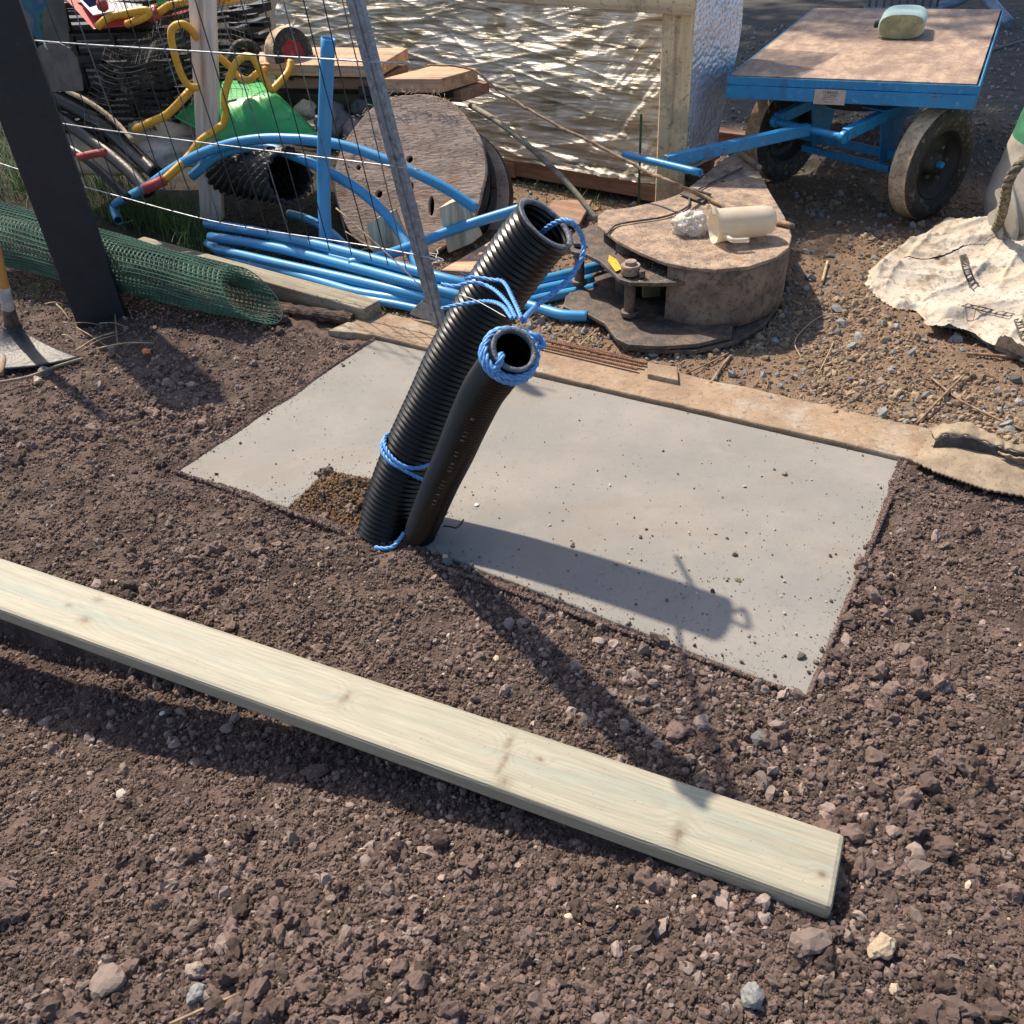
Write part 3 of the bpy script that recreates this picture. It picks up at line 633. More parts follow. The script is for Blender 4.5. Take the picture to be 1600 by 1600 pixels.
# ------------------------------------------------------------------ front timber
tl = 2.165; back = .9
c = TA + TD * ((tl - back) / 2) + TN * (TW / 2); c.z = .0365
o = obox('timber_beam', c, TD * ((tl + back) / 2), TN * (TW / 2 - .0), Vector((0, 0, .0235)), M['timber'], bevel=.009)
tag(o, 'long pale green-tinted sawn timber lying across the soil in the foreground', 'timber')
def timber_detail(m, mw, knots):
    nt = m.node_tree; N = nt.nodes; L = nt.links; b = N['Principled BSDF']; src = b.inputs['Base Color'].links[0].from_socket
    tc = N.new('ShaderNodeTexCoord'); sx = N.new('ShaderNodeSeparateXYZ'); L.new(tc.outputs['Object'], sx.inputs[0])
    def math_(op, a, b_=None, c=None):
        n = N.new('ShaderNodeMath'); n.operation = op
        for k, v in enumerate((a, b_, c)):
            if v is None: continue
            if isinstance(v, (int, float)): n.inputs[k].default_value = v
            else: L.new(v, n.inputs[k])
        return n.outputs[0]
    inv = mw.inverted(); tot = None; bend = None
    for (px, py, rx, ry) in knots:
        q = inv @ G(px, py, .0602); dx = math_('MULTIPLY', math_('SUBTRACT', sx.outputs[0], q.x), 1 / rx); dy = math_('MULTIPLY', math_('SUBTRACT', sx.outputs[1], q.y), 1 / ry)
        d = math_('SQRT', math_('ADD', math_('MULTIPLY', dx, dx), math_('MULTIPLY', dy, dy)))
        g = math_('POWER', 2.718, math_('MULTIPLY', math_('MULTIPLY', d, d), -.35)); w = math_('POWER', 2.718, math_('MULTIPLY', math_('MULTIPLY', d, d), -.05))
        tot = g if tot is None else math_('MAXIMUM', tot, g); bend = w if bend is None else math_('MAXIMUM', bend, w)
    nz = N.new('ShaderNodeTexNoise'); mp = N.new('ShaderNodeMapping'); mp.inputs['Scale'].default_value = (1.1, 5, 5); L.new(tc.outputs['Object'], mp.inputs[0]); L.new(mp.outputs[0], nz.inputs[0]); nz.inputs['Scale'].default_value = 1; nz.inputs['Detail'].default_value = 2
    zz = math_('ADD', sx.outputs[2], .085); yy = math_('ADD', sx.outputs[1], .012)
    r = math_('SQRT', math_('ADD', math_('MULTIPLY', zz, zz), math_('MULTIPLY', yy, yy)))
    r = math_('ADD', r, math_('MULTIPLY', nz.outputs[0], .030)); r = math_('ADD', r, math_('MULTIPLY', bend, .010))
    ring = math_('POWER', math_('ABSOLUTE', math_('SINE', math_('MULTIPLY', r, 560))), 5)
    n2 = N.new('ShaderNodeTexNoise'); n2.inputs['Scale'].default_value = 260; n2.inputs['Detail'].default_value = 2; mp2 = N.new('ShaderNodeMapping'); mp2.inputs['Scale'].default_value = (.05, 1, 1); L.new(tc.outputs['Object'], mp2.inputs[0]); L.new(mp2.outputs[0], n2.inputs[0])
    ring = math_('MULTIPLY', ring, .24)
    mx = N.new('ShaderNodeMix'); mx.data_type = 'RGBA'; L.new(ring, mx.inputs[0]); L.new(src, mx.inputs[6]); mx.inputs[7].default_value = (.215, .18, .12, 1)
    n3 = N.new('ShaderNodeTexNoise'); n3.inputs['Scale'].default_value = 90; n3.inputs['Detail'].default_value = 5; L.new(tc.outputs['Object'], n3.inputs[0])
    kf = math_('MULTIPLY', tot, math_('MULTIPLY_ADD', n3.outputs[0], 1.6, -.1)); kf = math_('MINIMUM', math_('MAXIMUM', kf, 0), .85)
    m2 = N.new('ShaderNodeMix'); m2.data_type = 'RGBA'; L.new(kf, m2.inputs[0]); L.new(mx.outputs[2], m2.inputs[6]); m2.inputs[7].default_value = (.13, .085, .05, 1)
    # fine dirt specks and pen-thin saw fibres
    fib = math_('MULTIPLY', math_('SUBTRACT', n2.outputs[0], .5), .5); hs = N.new('ShaderNodeHueSaturation'); L.new(math_('ADD', fib, 1.0), hs.inputs['Value']); L.new(m2.outputs[2], hs.inputs['Color'])
    n4 = N.new('ShaderNodeTexNoise'); n4.inputs['Scale'].default_value = 130; n4.inputs['Detail'].default_value = 3; L.new(tc.outputs['Object'], n4.inputs[0])
    sp = math_('MULTIPLY', math_('GREATER_THAN', n4.outputs[0], .70), .6); m3 = N.new('ShaderNodeMix'); m3.data_type = 'RGBA'; L.new(sp, m3.inputs[0]); L.new(hs.outputs[0], m3.inputs[6]); m3.inputs[7].default_value = (.09, .07, .05, 1)
    L.new(m3.outputs[2], b.inputs['Base Color'])
    bp = N.new('ShaderNodeBump'); bp.inputs['Strength'].default_value = .5; bp.inputs['Distance'].default_value = .0012; L.new(math_('ADD', n2.outputs[0], math_('MULTIPLY', ring, -1)), bp.inputs['Height']); L.new(bp.outputs[0], b.inputs['Normal'])
timber_detail(M['timber'], world_of(o), [(132, 968, .012, .008), (153, 937, .009, .006), (107, 946, .006, .005), (795, 1160, .005, .012), (786, 1192, .004, .020), (788, 1222, .010, .007), (1060, 1302, .007, .014), (540, 1090, .006, .012), (1285, 1366, .005, .004), (843, 1186, .006, .003)])

# ------------------------------------------------------------------ ducts
def shadow_fit(px, py, S):
    """point on the view ray closest to the sun line from its shadow"""
    C = np.array([0, 0, HC]); d = _unit(ray(px, py)); S = np.array(S); A = np.stack([d, -SV], 1)
    t = np.linalg.lstsq(A, S - C, rcond=None)[0]; return C + t[0] * d, t
T1, t1 = shadow_fit(803, 547, G(1060, 1235, .06)); T2, t2 = shadow_fit(853, 350, G(1085, 965, 0))
def ductpath(pts, top, zbase=-.06):
    """pts: pixel centres foot to top; depth eased linearly between foot and top"""
    C = np.array([0, 0, HC]); D0 = np.linalg.norm(np.array(G(pts[0][0], pts[0][1], zbase)) - C); D1 = np.linalg.norm(np.array(top) - C)
    L = [0]
    for a, b in zip(pts[:-1], pts[1:]): L.append(L[-1] + math.hypot(a[0] - b[0], a[1] - b[1]))
    # perspective-correct: equal image steps cover less depth when near
    out = []
    for (x, y), l in zip(pts, L):
        t = l / L[-1]; inv = (1 - t) / D0 + t / D1; out.append(RD(x, y, 1 / inv))
    return out
def corrugated(name, P, R, pitch, depth, m, parent, seg=48, wall=.012, flare=1.0):
    P = resample(spline(P, 10), pitch / 6); n = len(P); r = []
    for i in range(n):
        ph = (i % 6) / 6; r.append(R * (1.0 if ph < .5 else 1 - depth) if ph not in (0,) else R * (1 - depth * .25))
    r[-1] = R * flare; r[-2] = R * flare; V, Fc = tube_vf(P, r, seg, False)
    o = mk(name, V, Fc, m, parent, True); 
    return o, P, r
def make_duct(pts, top, R, pitch, depth, label, bore, rimw):
    P = ductpath(pts, top); root = empty('duct', P[0], label, 'duct')
    o, Q, r = corrugated('outer_wall', P, R, pitch, depth, M['duct'], root)
    # inner wall
    fr = frames(Q); V = []; seg = 40; n = len(Q); start = max(0, n - int(.45 / (pitch / 6)))
    ri = [R * bore * (1 - (.035 if (i // 3) % 2 else 0)) for i in range(start, n)]; ri[-1] = ri[-2] = ri[-3] = R * bore
    V, Fc = tube_vf(Q[start:], ri, seg, False); mk('inner_wall', V, [f[::-1] for f in Fc], M['duct'], root, True)
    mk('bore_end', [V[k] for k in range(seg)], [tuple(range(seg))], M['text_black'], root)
    t, u, w = fr[-1]; c = Q[-1]; A = t
    lathe('cut_rim', c, A, [(-.002, R * .99), (.003, R * 1.0), (.004, R * .985), (.004, R * bore * 1.01), (.002, R * bore * .99), (-.004, R * bore * .985)], M['ductrim'], root, seg=48)
    return root, Q, fr
D1, Q1, F1 = make_duct([(650, 852), (658, 828), (669, 802), (691, 750), (711, 708), (728, 668), (752, 617), (770, 590), (787, 567), (803, 547)], T1, .0435, .0125, .17, 'thinner black ribbed duct in front, its open end wrapped in blue rope', .80, 0)
D2, Q2, F2 = make_duct([(598, 850), (606, 812), (620, 765), (643, 708), (682, 626), (707, 572), (745, 504), (785, 440), (822, 388), (853, 350)], T2, .0765, .0150, .10, 'thicker black ribbed duct behind, its open end tilted right', .84, 0)
# faint print along the thin duct
def ductprint():
    i0 = int(len(Q1) * .36); i1 = int(len(Q1) * .80); a = Q1[i0]; b = Q1[i1]; ax = (b - a).normalized(); mid = a.lerp(b, .5)
    vdir = (Vector((0, 0, HC)) - mid); vdir = (vdir - ax * vdir.dot(ax)).normalized(); side = ax.cross(vdir)
    nrm = (vdir + side * .12).normalized(); Yt = nrm.cross(ax).normalized()
    words = 'KN A-150  GCH 45  BSI  M'; L = (b - a).length; n = len(words)
    root = None
    for k, ch in enumerate(words):
        if ch == ' ': continue
        i = int(i0 + (i1 - i0) * (k + .2) / n); p = Q1[i] + nrm * .0436
        text('printed_letter', ch, .0125, p - Yt * .004, ax, Yt, M['text_white'], D1, .0002)
ductprint()

# ------------------------------------------------------------------ blue rope
def near_ring(Q, Fm, back, R, a, lift=0):
    i = max(0, len(Q) - 1 - back); t, u, w = Fm[i]; return Q[i] + (u * math.cos(a) + w * math.sin(a)) * (R + lift)
def ropes():
    root = empty('rope', Q1[-1], 'blue polypropylene rope coiled round the thin duct mouth and looping into the thick duct', 'rope')
    top = Q1[-1]; t, u, w = F1[-1]; vd = (Vector((0, 0, HC)) - top).normalized()
    # angle helper: choose ring angle so it lies at a given picture angle
    rt = Vector(RM[:, 0].tolist() if False else (RM @ np.array([1, 0, 0])).tolist()); upv = Vector((RM @ np.array([0, 1, 0])).tolist())
    er = (rt - t * rt.dot(t)).normalized(); eu = t.cross(er); eu = eu if eu.dot(upv) > 0 else -eu
    def ring(ang, R, s): return top + (er * math.cos(ang) + eu * math.sin(ang)) * R + t * s
    for k, (R, s, tilt) in enumerate(((.0475, -.012, .006), (.050, -.024, -.006), (.0485, -.036, .008))):
        ropetube('rope_turn', [ring(math.radians(a), R, s + tilt * math.cos(math.radians(a + 40 * k))) for a in range(0, 361, 30)], .0062, M['rope'], root)
    K = ring(math.radians(38), .054, -.014)
    ropetube('knot', [K + er * -.02 + eu * .012, K + er * .0 + eu * .004 + t * .01, K + er * .014 + eu * .006, K + er * .02 - eu * .006, K + er * .008 - eu * .012, K - er * .006 - eu * .004 + t * .008, K + er * .012 + eu * .012], .0068, M['rope'], root)
    S = ring(math.radians(75), .05, -.012)
    D = (S - Vector((0, 0, HC))).length
    # frayed tails running up to the left
    def far(px, py, d): return RD(px, py, d)
    for pts in ([(815, 497, 0), (802, 468, .12), (787, 441, .26), (768, 437, .30), (738, 433, .32), (728, 436, .33)], [(806, 497, 0), (792, 472, .12), (768, 450, .26), (738, 441, .29), (712, 447, .31), (690, 444, .33)], [(800, 497, 0), (785, 478, .10), (766, 471, .2), (742, 472, .25), (712, 477, .28), (690, 482, .30)]):
        ropetube('loose_tail', [far(x, y, D + d) for x, y, d in pts], .0042, M['rope'], root, pitch=.05)
    for j in range(22):
        b = far(735 + random.uniform(-8, 8), 434 + random.uniform(-4, 4), D + .32); tube('frayed_fibre', [b, b + Vector((random.uniform(-.025, .0), random.uniform(-.015, .015), random.uniform(-.01, .018)))], .0005, M['rope'], root, seg=4, n=2)
    # loop from knot up and into thick duct
    D2_ = (Q2[-1] - Vector((0, 0, HC))).length
    lp = [(818, 500, D + .02), (826, 490, D2_ - .16), (840, 477, D2_ - .04), (868, 455, D2_ - .01), (893, 430, D2_), (910, 400, D2_ + .01), (910, 372, D2_ + .02), (896, 350, D2_ - .03), (880, 344, D2_ - .02), (864, 350, D2_ + .0), (848, 362, D2_ + .04), (842, 372, D2_ + .1), (846, 392, D2_ + .2)]
    ropetube('rope_loop', [RD(*p) for p in lp], .0062, M['rope'], root)
    # strand dropping into thin duct
    ropetube('inner_strand', [ring(math.radians(232), .049, -.015), ring(math.radians(228), .044, .010), ring(math.radians(215), .032, .008), ring(math.radians(205), .024, -.03), ring(math.radians(200), .02, -.12)], .0062, M['rope'], root)
    tube('white_thread', [RD(718, 460, D + .26), RD(745, 470, D + .2), RD(790, 495, D + .02)], .0008, M['white'], root, seg=5)
    # mid tie round thick duct
    r2 = empty('rope', RD(640, 698, 2.1), 'blue rope band tied round the middle of the thick duct', 'rope'); D_ = 2.28
    i = min(range(len(Q2)), key=lambda k: abs((Q2[k] - RD(645, 704, (Q2[k] - Vector((0, 0, HC))).length)).length)); t2_, u2, w2 = F2[i]; cc = Q2[i]
    er2 = (rt - t2_ * rt.dot(t2_)).normalized(); eu2 = t2_.cross(er2); tocam = (Vector((0, 0, HC)) - cc); tocam = (tocam - t2_ * tocam.dot(t2_)).normalized()
    def rg(a, R, s): return cc + (er2 * math.cos(a) + tocam * math.sin(a)) * R + t2_ * s
    R_ = .081
    ropetube('band', [rg(math.radians(a), R_, s) for a, s in ((205, .005), (180, .006), (150, .0), (120, -.008), (95, -.012), (70, -.006), (45, .012), (20, .03), (0, .04))], .0058, M['rope'], r2)
    ropetube('band', [rg(math.radians(a), R_ + .002, s) for a, s in ((212, .0), (182, -.006), (150, -.016), (120, -.020), (95, -.020), (70, -.028), (45, -.040), (20, -.055), (0, -.06))], .0058, M['rope'], r2)
    r3 = empty('rope', G(615, 850), 'short blue rope end emerging from the soil at the duct feet', 'rope')
    ropetube('strand', [G(632, 832, .03), G(622, 846, .012), G(612, 855, -.0), G(598, 857, -.003), G(586, 855, -.004)], .0058, M['rope'], r3)
ropes()

# ------------------------------------------------------------------ rusty digger bucket
def bucket():
    zt = .265; root = empty('excavator_bucket', G(1060, 520), 'rusty steel digger bucket lying on its side behind the kerb', 'digger bucket')
    def gl(L, z): return [G(x, y, z) for x, y in L]
    def dense(P, n=4): return spline(P + [P[0]], n)[:-1]
    top = gl([(934, 352), (934, 338), (946, 328), (985, 324), (1040, 311), (1064, 302), (1098, 276), (1128, 250), (1150, 238), (1183, 262), (1203, 300), (1226, 338), (1237, 368), (1233, 386), (1212, 402), (1170, 416), (1118, 421), (1080, 418), (1040, 410), (1000, 394), (965, 376)], zt)
    plate('side_plate', top, .014, M['rust'], bevel=.003, parent=root, N=(0, 0, 1), holes=[circ(G(1129, 283, zt), Vector((1, 0, 0)), Vector((0, 1, 0)), .013, 12)])
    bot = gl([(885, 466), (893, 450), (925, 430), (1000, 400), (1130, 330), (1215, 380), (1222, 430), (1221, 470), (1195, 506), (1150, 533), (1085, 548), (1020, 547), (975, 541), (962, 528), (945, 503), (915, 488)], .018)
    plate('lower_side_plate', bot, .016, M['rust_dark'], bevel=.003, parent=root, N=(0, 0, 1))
    # curved shell wall between the two side plates
    rim = spline(gl([(1215, 325), (1232, 356), (1234, 374), (1226, 390), (1205, 402), (1168, 415), (1120, 420), (1080, 418), (1045, 410)], zt - .006), 6)
    V = []; Fc = []; n = len(rim)
    for j in range(7):
        z = .024 + (zt - .012 - .024) * j / 6
        for k, p in enumerate(rim): V.append((p.x - .0 * (1 - j / 6), p.y + .012 * (1 - j / 6), z))
    for j in range(6):
        for k in range(n - 1): a = j * n + k; Fc.append((a, a + 1, a + n + 1, a + n))
    w = mk('shell', V, Fc, speck(mat('rust_shell', (.27, .195, .145), (.15, .11, .085), scale=11, rough=.75, bump=.5, bscale=90, bdist=.003, c3=(.08, .06, .05), c3amt=.42, c3scale=5, c3sharp=.1), [((.05, .04, .035), 40, .54, .55), ((.48, .40, .32), 200, .60, .55), ((.30, .15, .07), 22, .57, .5)]), root, True); s = w.modifiers.new('s', 'SOLIDIFY'); s.thickness = .012; s.offset = 0
    back_ = spline(gl([(950, 340), (1040, 318), (1100, 285), (1150, 250), (1183, 275), (1215, 325)], zt - .006), 4); V = []; Fc = []; n = len(back_)
    for j in range(2):
        for p in back_: V.append((p.x, p.y + (.012 if j == 0 else 0), .024 if j == 0 else zt - .012))
    for k in range(n - 1): Fc.append((k, k + 1, k + 1 + n, k + n))
    w = mk('back_wall', V, Fc, M['rust_dark'], root, True); s = w.modifiers.new('s', 'SOLIDIFY'); s.thickness = .01
    # hinge cheek plates
    zc = .205
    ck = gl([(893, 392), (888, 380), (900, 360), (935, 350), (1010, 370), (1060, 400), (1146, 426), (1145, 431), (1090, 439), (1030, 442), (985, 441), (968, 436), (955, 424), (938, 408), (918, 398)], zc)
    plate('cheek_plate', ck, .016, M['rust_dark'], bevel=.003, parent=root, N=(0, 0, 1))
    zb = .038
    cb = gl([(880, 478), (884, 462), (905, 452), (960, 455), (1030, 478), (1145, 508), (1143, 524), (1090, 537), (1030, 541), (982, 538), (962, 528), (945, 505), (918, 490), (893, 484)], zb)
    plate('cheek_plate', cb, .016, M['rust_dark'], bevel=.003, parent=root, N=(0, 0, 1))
    def pin(px, py, r, nut):
        p = G(px, py, zc); cyl('pin', (p.x, p.y, zb), (p.x, p.y, zc), r, M['rust_dark'], root, 24)
        cyl('pin_collar', (p.x, p.y, zb + .008), (p.x, p.y, zb + .028), r * 1.55, M['rust_dark'], root, 24, .004)
        if nut:
            cyl('boss', (p.x, p.y, zc + .006), (p.x, p.y, zc + .042), .036, M['rust'], root, 28, .003); cyl('pin_head', (p.x, p.y, zc + .04), (p.x, p.y, zc + .056), .022, M['rust'], root, 24, .003)
            q = G(px + 18, py + 5, zc); cyl('bolt', (q.x, q.y, zc + .006), (q.x, q.y, zc + .03), .012, M['rust_dark'], root, 6, .001)
        else: cyl('boss', (p.x, p.y, zc + .006), (p.x, p.y, zc + .022), .026, M['rust_dark'], root, 20, .003)
    pin(985, 430, .0215, True); pin(905, 385, .0205, False)
    # inner tube and blocks seen in the mouth
    p = G(963, 395, zc); cyl('inner_tube', (p.x + .05, p.y + .02, .03), (p.x + .05, p.y + .02, zt - .01), .05, M['rust_dark'], root, 24)
    p = G(1010, 420, zc); obox('wear_block', (p.x + .04, p.y + .10, .12), (.035, 0, 0), (0, .012, 0), (0, 0, .07), mat('moss_metal', (.14, .13, .07), (.07, .06, .04), rough=.9), root)
    bar('gusset', (p.x + .1, p.y + .12, .06), (p.x + .1, p.y + .12, .2), .02, .03, M['rust_dark'], root, upv=(1, 0, 0))
    # welds, cutting edge, torn strip
    tube('weld_bead', gl([(948, 366), (962, 352), (990, 346), (1040, 338), (1075, 322), (1085, 300), (1160, 262)], zt + .008), .0045, M['rust_dark'], root, seg=6)
    bar('cutting_edge', G(1155, 238, zt + .014), G(1187, 262, zt + .014), .022, .016, M['rust'], root)
    plate('patch', gl([(1062, 302), (1098, 316), (1112, 302), (1078, 292)], zt + .0135), .006, M['rust_dark'], bevel=.001, parent=root, N=(0, 0, 1))
    plate('yellow_mark', gl([(952, 398), (964, 406), (972, 420), (962, 424), (950, 408)], zc + .0092), .0012, M['yellow_paint'], bevel=.0003, parent=root, N=(0, 0, 1))
    # litter on it
    P = []; S = []
    for i in range(900):
        px = random.uniform(950, 1220); py = random.uniform(320, 415); p = G(px, py, zt)
        if inpoly(np.array([p.x]), np.array([p.y]), [(q.x, q.y) for q in top])[0]: P.append((p.x, p.y, zt + .001)); S.append(random.uniform(.0008, .0024))
    for i in range(700):
        p = G(random.uniform(900, 1140), random.uniform(375, 440), zc)
        if inpoly(np.array([p.x]), np.array([p.y]), [(q.x, q.y) for q in ck])[0]: P.append((p.x, p.y, zc + .001)); S.append(random.uniform(.0008, .003))
    scatter('bucket_grit', P, S, V_PA, 'pale grit scattered over the plates of the digger bucket', 'grit', 6)
    # jug lying on it
    jr = empty('plastic_jug', G(1165, 370, zt), 'cloudy plastic measuring jug lying on its side on the digger bucket', 'jug')
    a = G(1118, 388, zt); b = G(1212, 378, zt); A = (b - a); A.z = 0; L = A.length; A.normalize(); R = .060; ctr = a + Vector((0, .055, R + .006))
    pr = [(0.0, R * 1.08), (.004, R * 1.06), (.02, R), (L * .8, R * .92), (L * .93, R * .86), (L * .985, R * .65), (L, R * .3), (L, .001)]
    inn = [(L * .97, .001), (L * .95, R * .6), (L * .8, R * .86), (.02, R * .95), (0, R * 1.03)]
    lathe('body', ctr, A, pr + inn[::1], M['plastic_jug'], jr)
    up_ = Vector((0, -1, .1)).normalized()
    sp = [ctr + Vector((0, 0, R * .75)) - A * .0, ctr + Vector((0, -.01, R * 1.1)) - A * .022, ctr + Vector((0, .02, R * 1.05)) - A * .004]
    V = []; Fc = []
    for k in range(9):
        aa = math.radians(50 + 10 * k); rr = R * (1.08 + .28 * math.exp(-((k - 4) / 2.2) ** 2)); sidev = A.cross(Vector((0, 0, 1)))
        V.append(ctr + (sidev * math.cos(aa) + Vector((0, 0, 1)) * math.sin(aa)) * R * 1.03 + A * .004); V.append(ctr + (sidev * math.cos(aa) + Vector((0, 0, 1)) * math.sin(aa)) * rr - A * .02)
    for k in range(8): Fc.append((2 * k, 2 * k + 1, 2 * k + 3, 2 * k + 2))
    w = mk('spout', V, Fc, M['plastic_jug'], jr, True); s = w.modifiers.new('s', 'SOLIDIFY'); s.thickness = .002
    h = ctr + Vector((0, -R * .95, -R * .35)); hp = [h + A * .03, h + A * .04 + Vector((0, -.03, -.0)), h + A * .055 + Vector((0, -.045, -.004)), h + A * .11 + Vector((0, -.05, -.006))]
    P = spline(hp, 5)
    for i in range(0, 1):
        V, Fc = tube_vf(P, .009, 8, True); mk('handle', V, Fc, M['plastic_jug'], jr, True)
    # wool clump
    WV = []; WF = []
    bm = bmesh.new(); bmesh.ops.create_icosphere(bm, subdivisions=5, radius=1)
    for v in bm.verts:
        n = mnoise.noise(v.co * 1.5) * .35 + mnoise.noise(v.co * 4) * .18 + mnoise.noise(v.co * 11) * .09 + mnoise.noise(v.co * 25) * .04; v.co *= 1 + n; v.co.x *= .068; v.co.y *= .056; v.co.z *= .050
    me = bpy.data.meshes.new('wool_clump'); bm.to_mesh(me); bm.free(); p = G(1080, 356, zt + .02); wo = link('wool_clump', me, M['wool'], smooth=True); wo.location = p + Vector((0, 0, .012)); wo.rotation_euler = (0, 0, -.2)
    for k in range(340):
        v = me.vertices[random.randrange(len(me.vertices))]; q = wo.matrix_basis @ v.co if False else wo.location + v.co; nn = (v.co.normalized() + Vector((random.gauss(0, .5), random.gauss(0, .5), random.gauss(0, .5)))).normalized()
        Vf, Ff = tube_vf(spline([q, q + nn * .007 + Vector((random.gauss(0, .003), random.gauss(0, .003), 0)), q + nn * .012 + Vector((random.gauss(0, .006), random.gauss(0, .006), random.gauss(0, .003)))], 2), .0006, 3, False, len(WV)); WV += Vf; WF += Ff
    fb = mk('loose_fibres', WV, WF, M['wool'], wo); fb['kind'] = 'stuff'; fb.matrix_parent_inverse = world_of(wo).inverted()
    tag(wo, 'dirty white lump of wool wadding beside the jug on the digger bucket', 'wadding')
    # long stick across
    tube('stick', [RY(735, 104, 4.5), RY(780, 135, 4.35), RY(850, 180, 4.1), RY(930, 222, 3.9), RY(1000, 262, 3.75), RY(1050, 286, 3.6), G(1100, 308, zt + .02), G(1160, 335, zt + .01), G(1238, 353, zt + .012)], [.006] * 1, M['twig']) if False else None
    P = spline([RY(668, 101, 4.6), RY(735, 108, 4.5), RY(780, 142, 4.35), RY(850, 185, 4.15), RY(930, 226, 3.95), RY(1000, 262, 3.8), RY(1050, 286, 3.65), G(1100, 308, zt + .02), G(1160, 335, zt + .01), G(1240, 354, zt + .012)], 10)
    P = [p + Vector((0, 0, (float(vn(i * .7, 3, 4)) - .5) * .008)) for i, p in enumerate(P)]
    V, Fc = tube_vf(P, [.0045 + .006 * i / len(P) for i in range(len(P))], 8, True); st = mk('stick', V, Fc, M['twig'], None, True); tag(st, 'long thin brown stick resting across the digger bucket and plank stack', 'stick')
bucket()

# bars, pebbles, block
bars = [((842, 528), (988, 560), 'hindmost of the rusty ribbed bars lying on the kerb'), ((842, 530), (1010, 568), 'longest rusty ribbed bar, second from the back on the kerb'), ((842, 537), (1004, 572), 'third rusty ribbed bar from the back lying on the kerb'), ((842, 541), (996, 577), 'foremost of the rusty ribbed bars lying on the kerb')]
for i, (a, b, lb) in enumerate(bars):
    p, q = G(*a, .024), G(*b, .024); d = (p - q).normalized(); p = p + d * .12; P = resample([p, q], .0025); r = [.0052 if k % 3 else .0062 for k in range(len(P))]
    V, Fc = tube_vf(P, r, 8, True); o = mk('rusty_bar', V, Fc, M['rebar'], None, False); tag(o, lb, 'steel bar', 'rusty bars lying along the kerb')
o = plate('brick_offcut', [G(1012, 566, .03), G(1058, 573, .03), G(1060, 594, .03), G(1012, 584, .03)], .05, M['kerb'], bevel=.003, N=(0, 0, 1)); tag(o, 'squared brown block set against the back of the kerb', 'block')

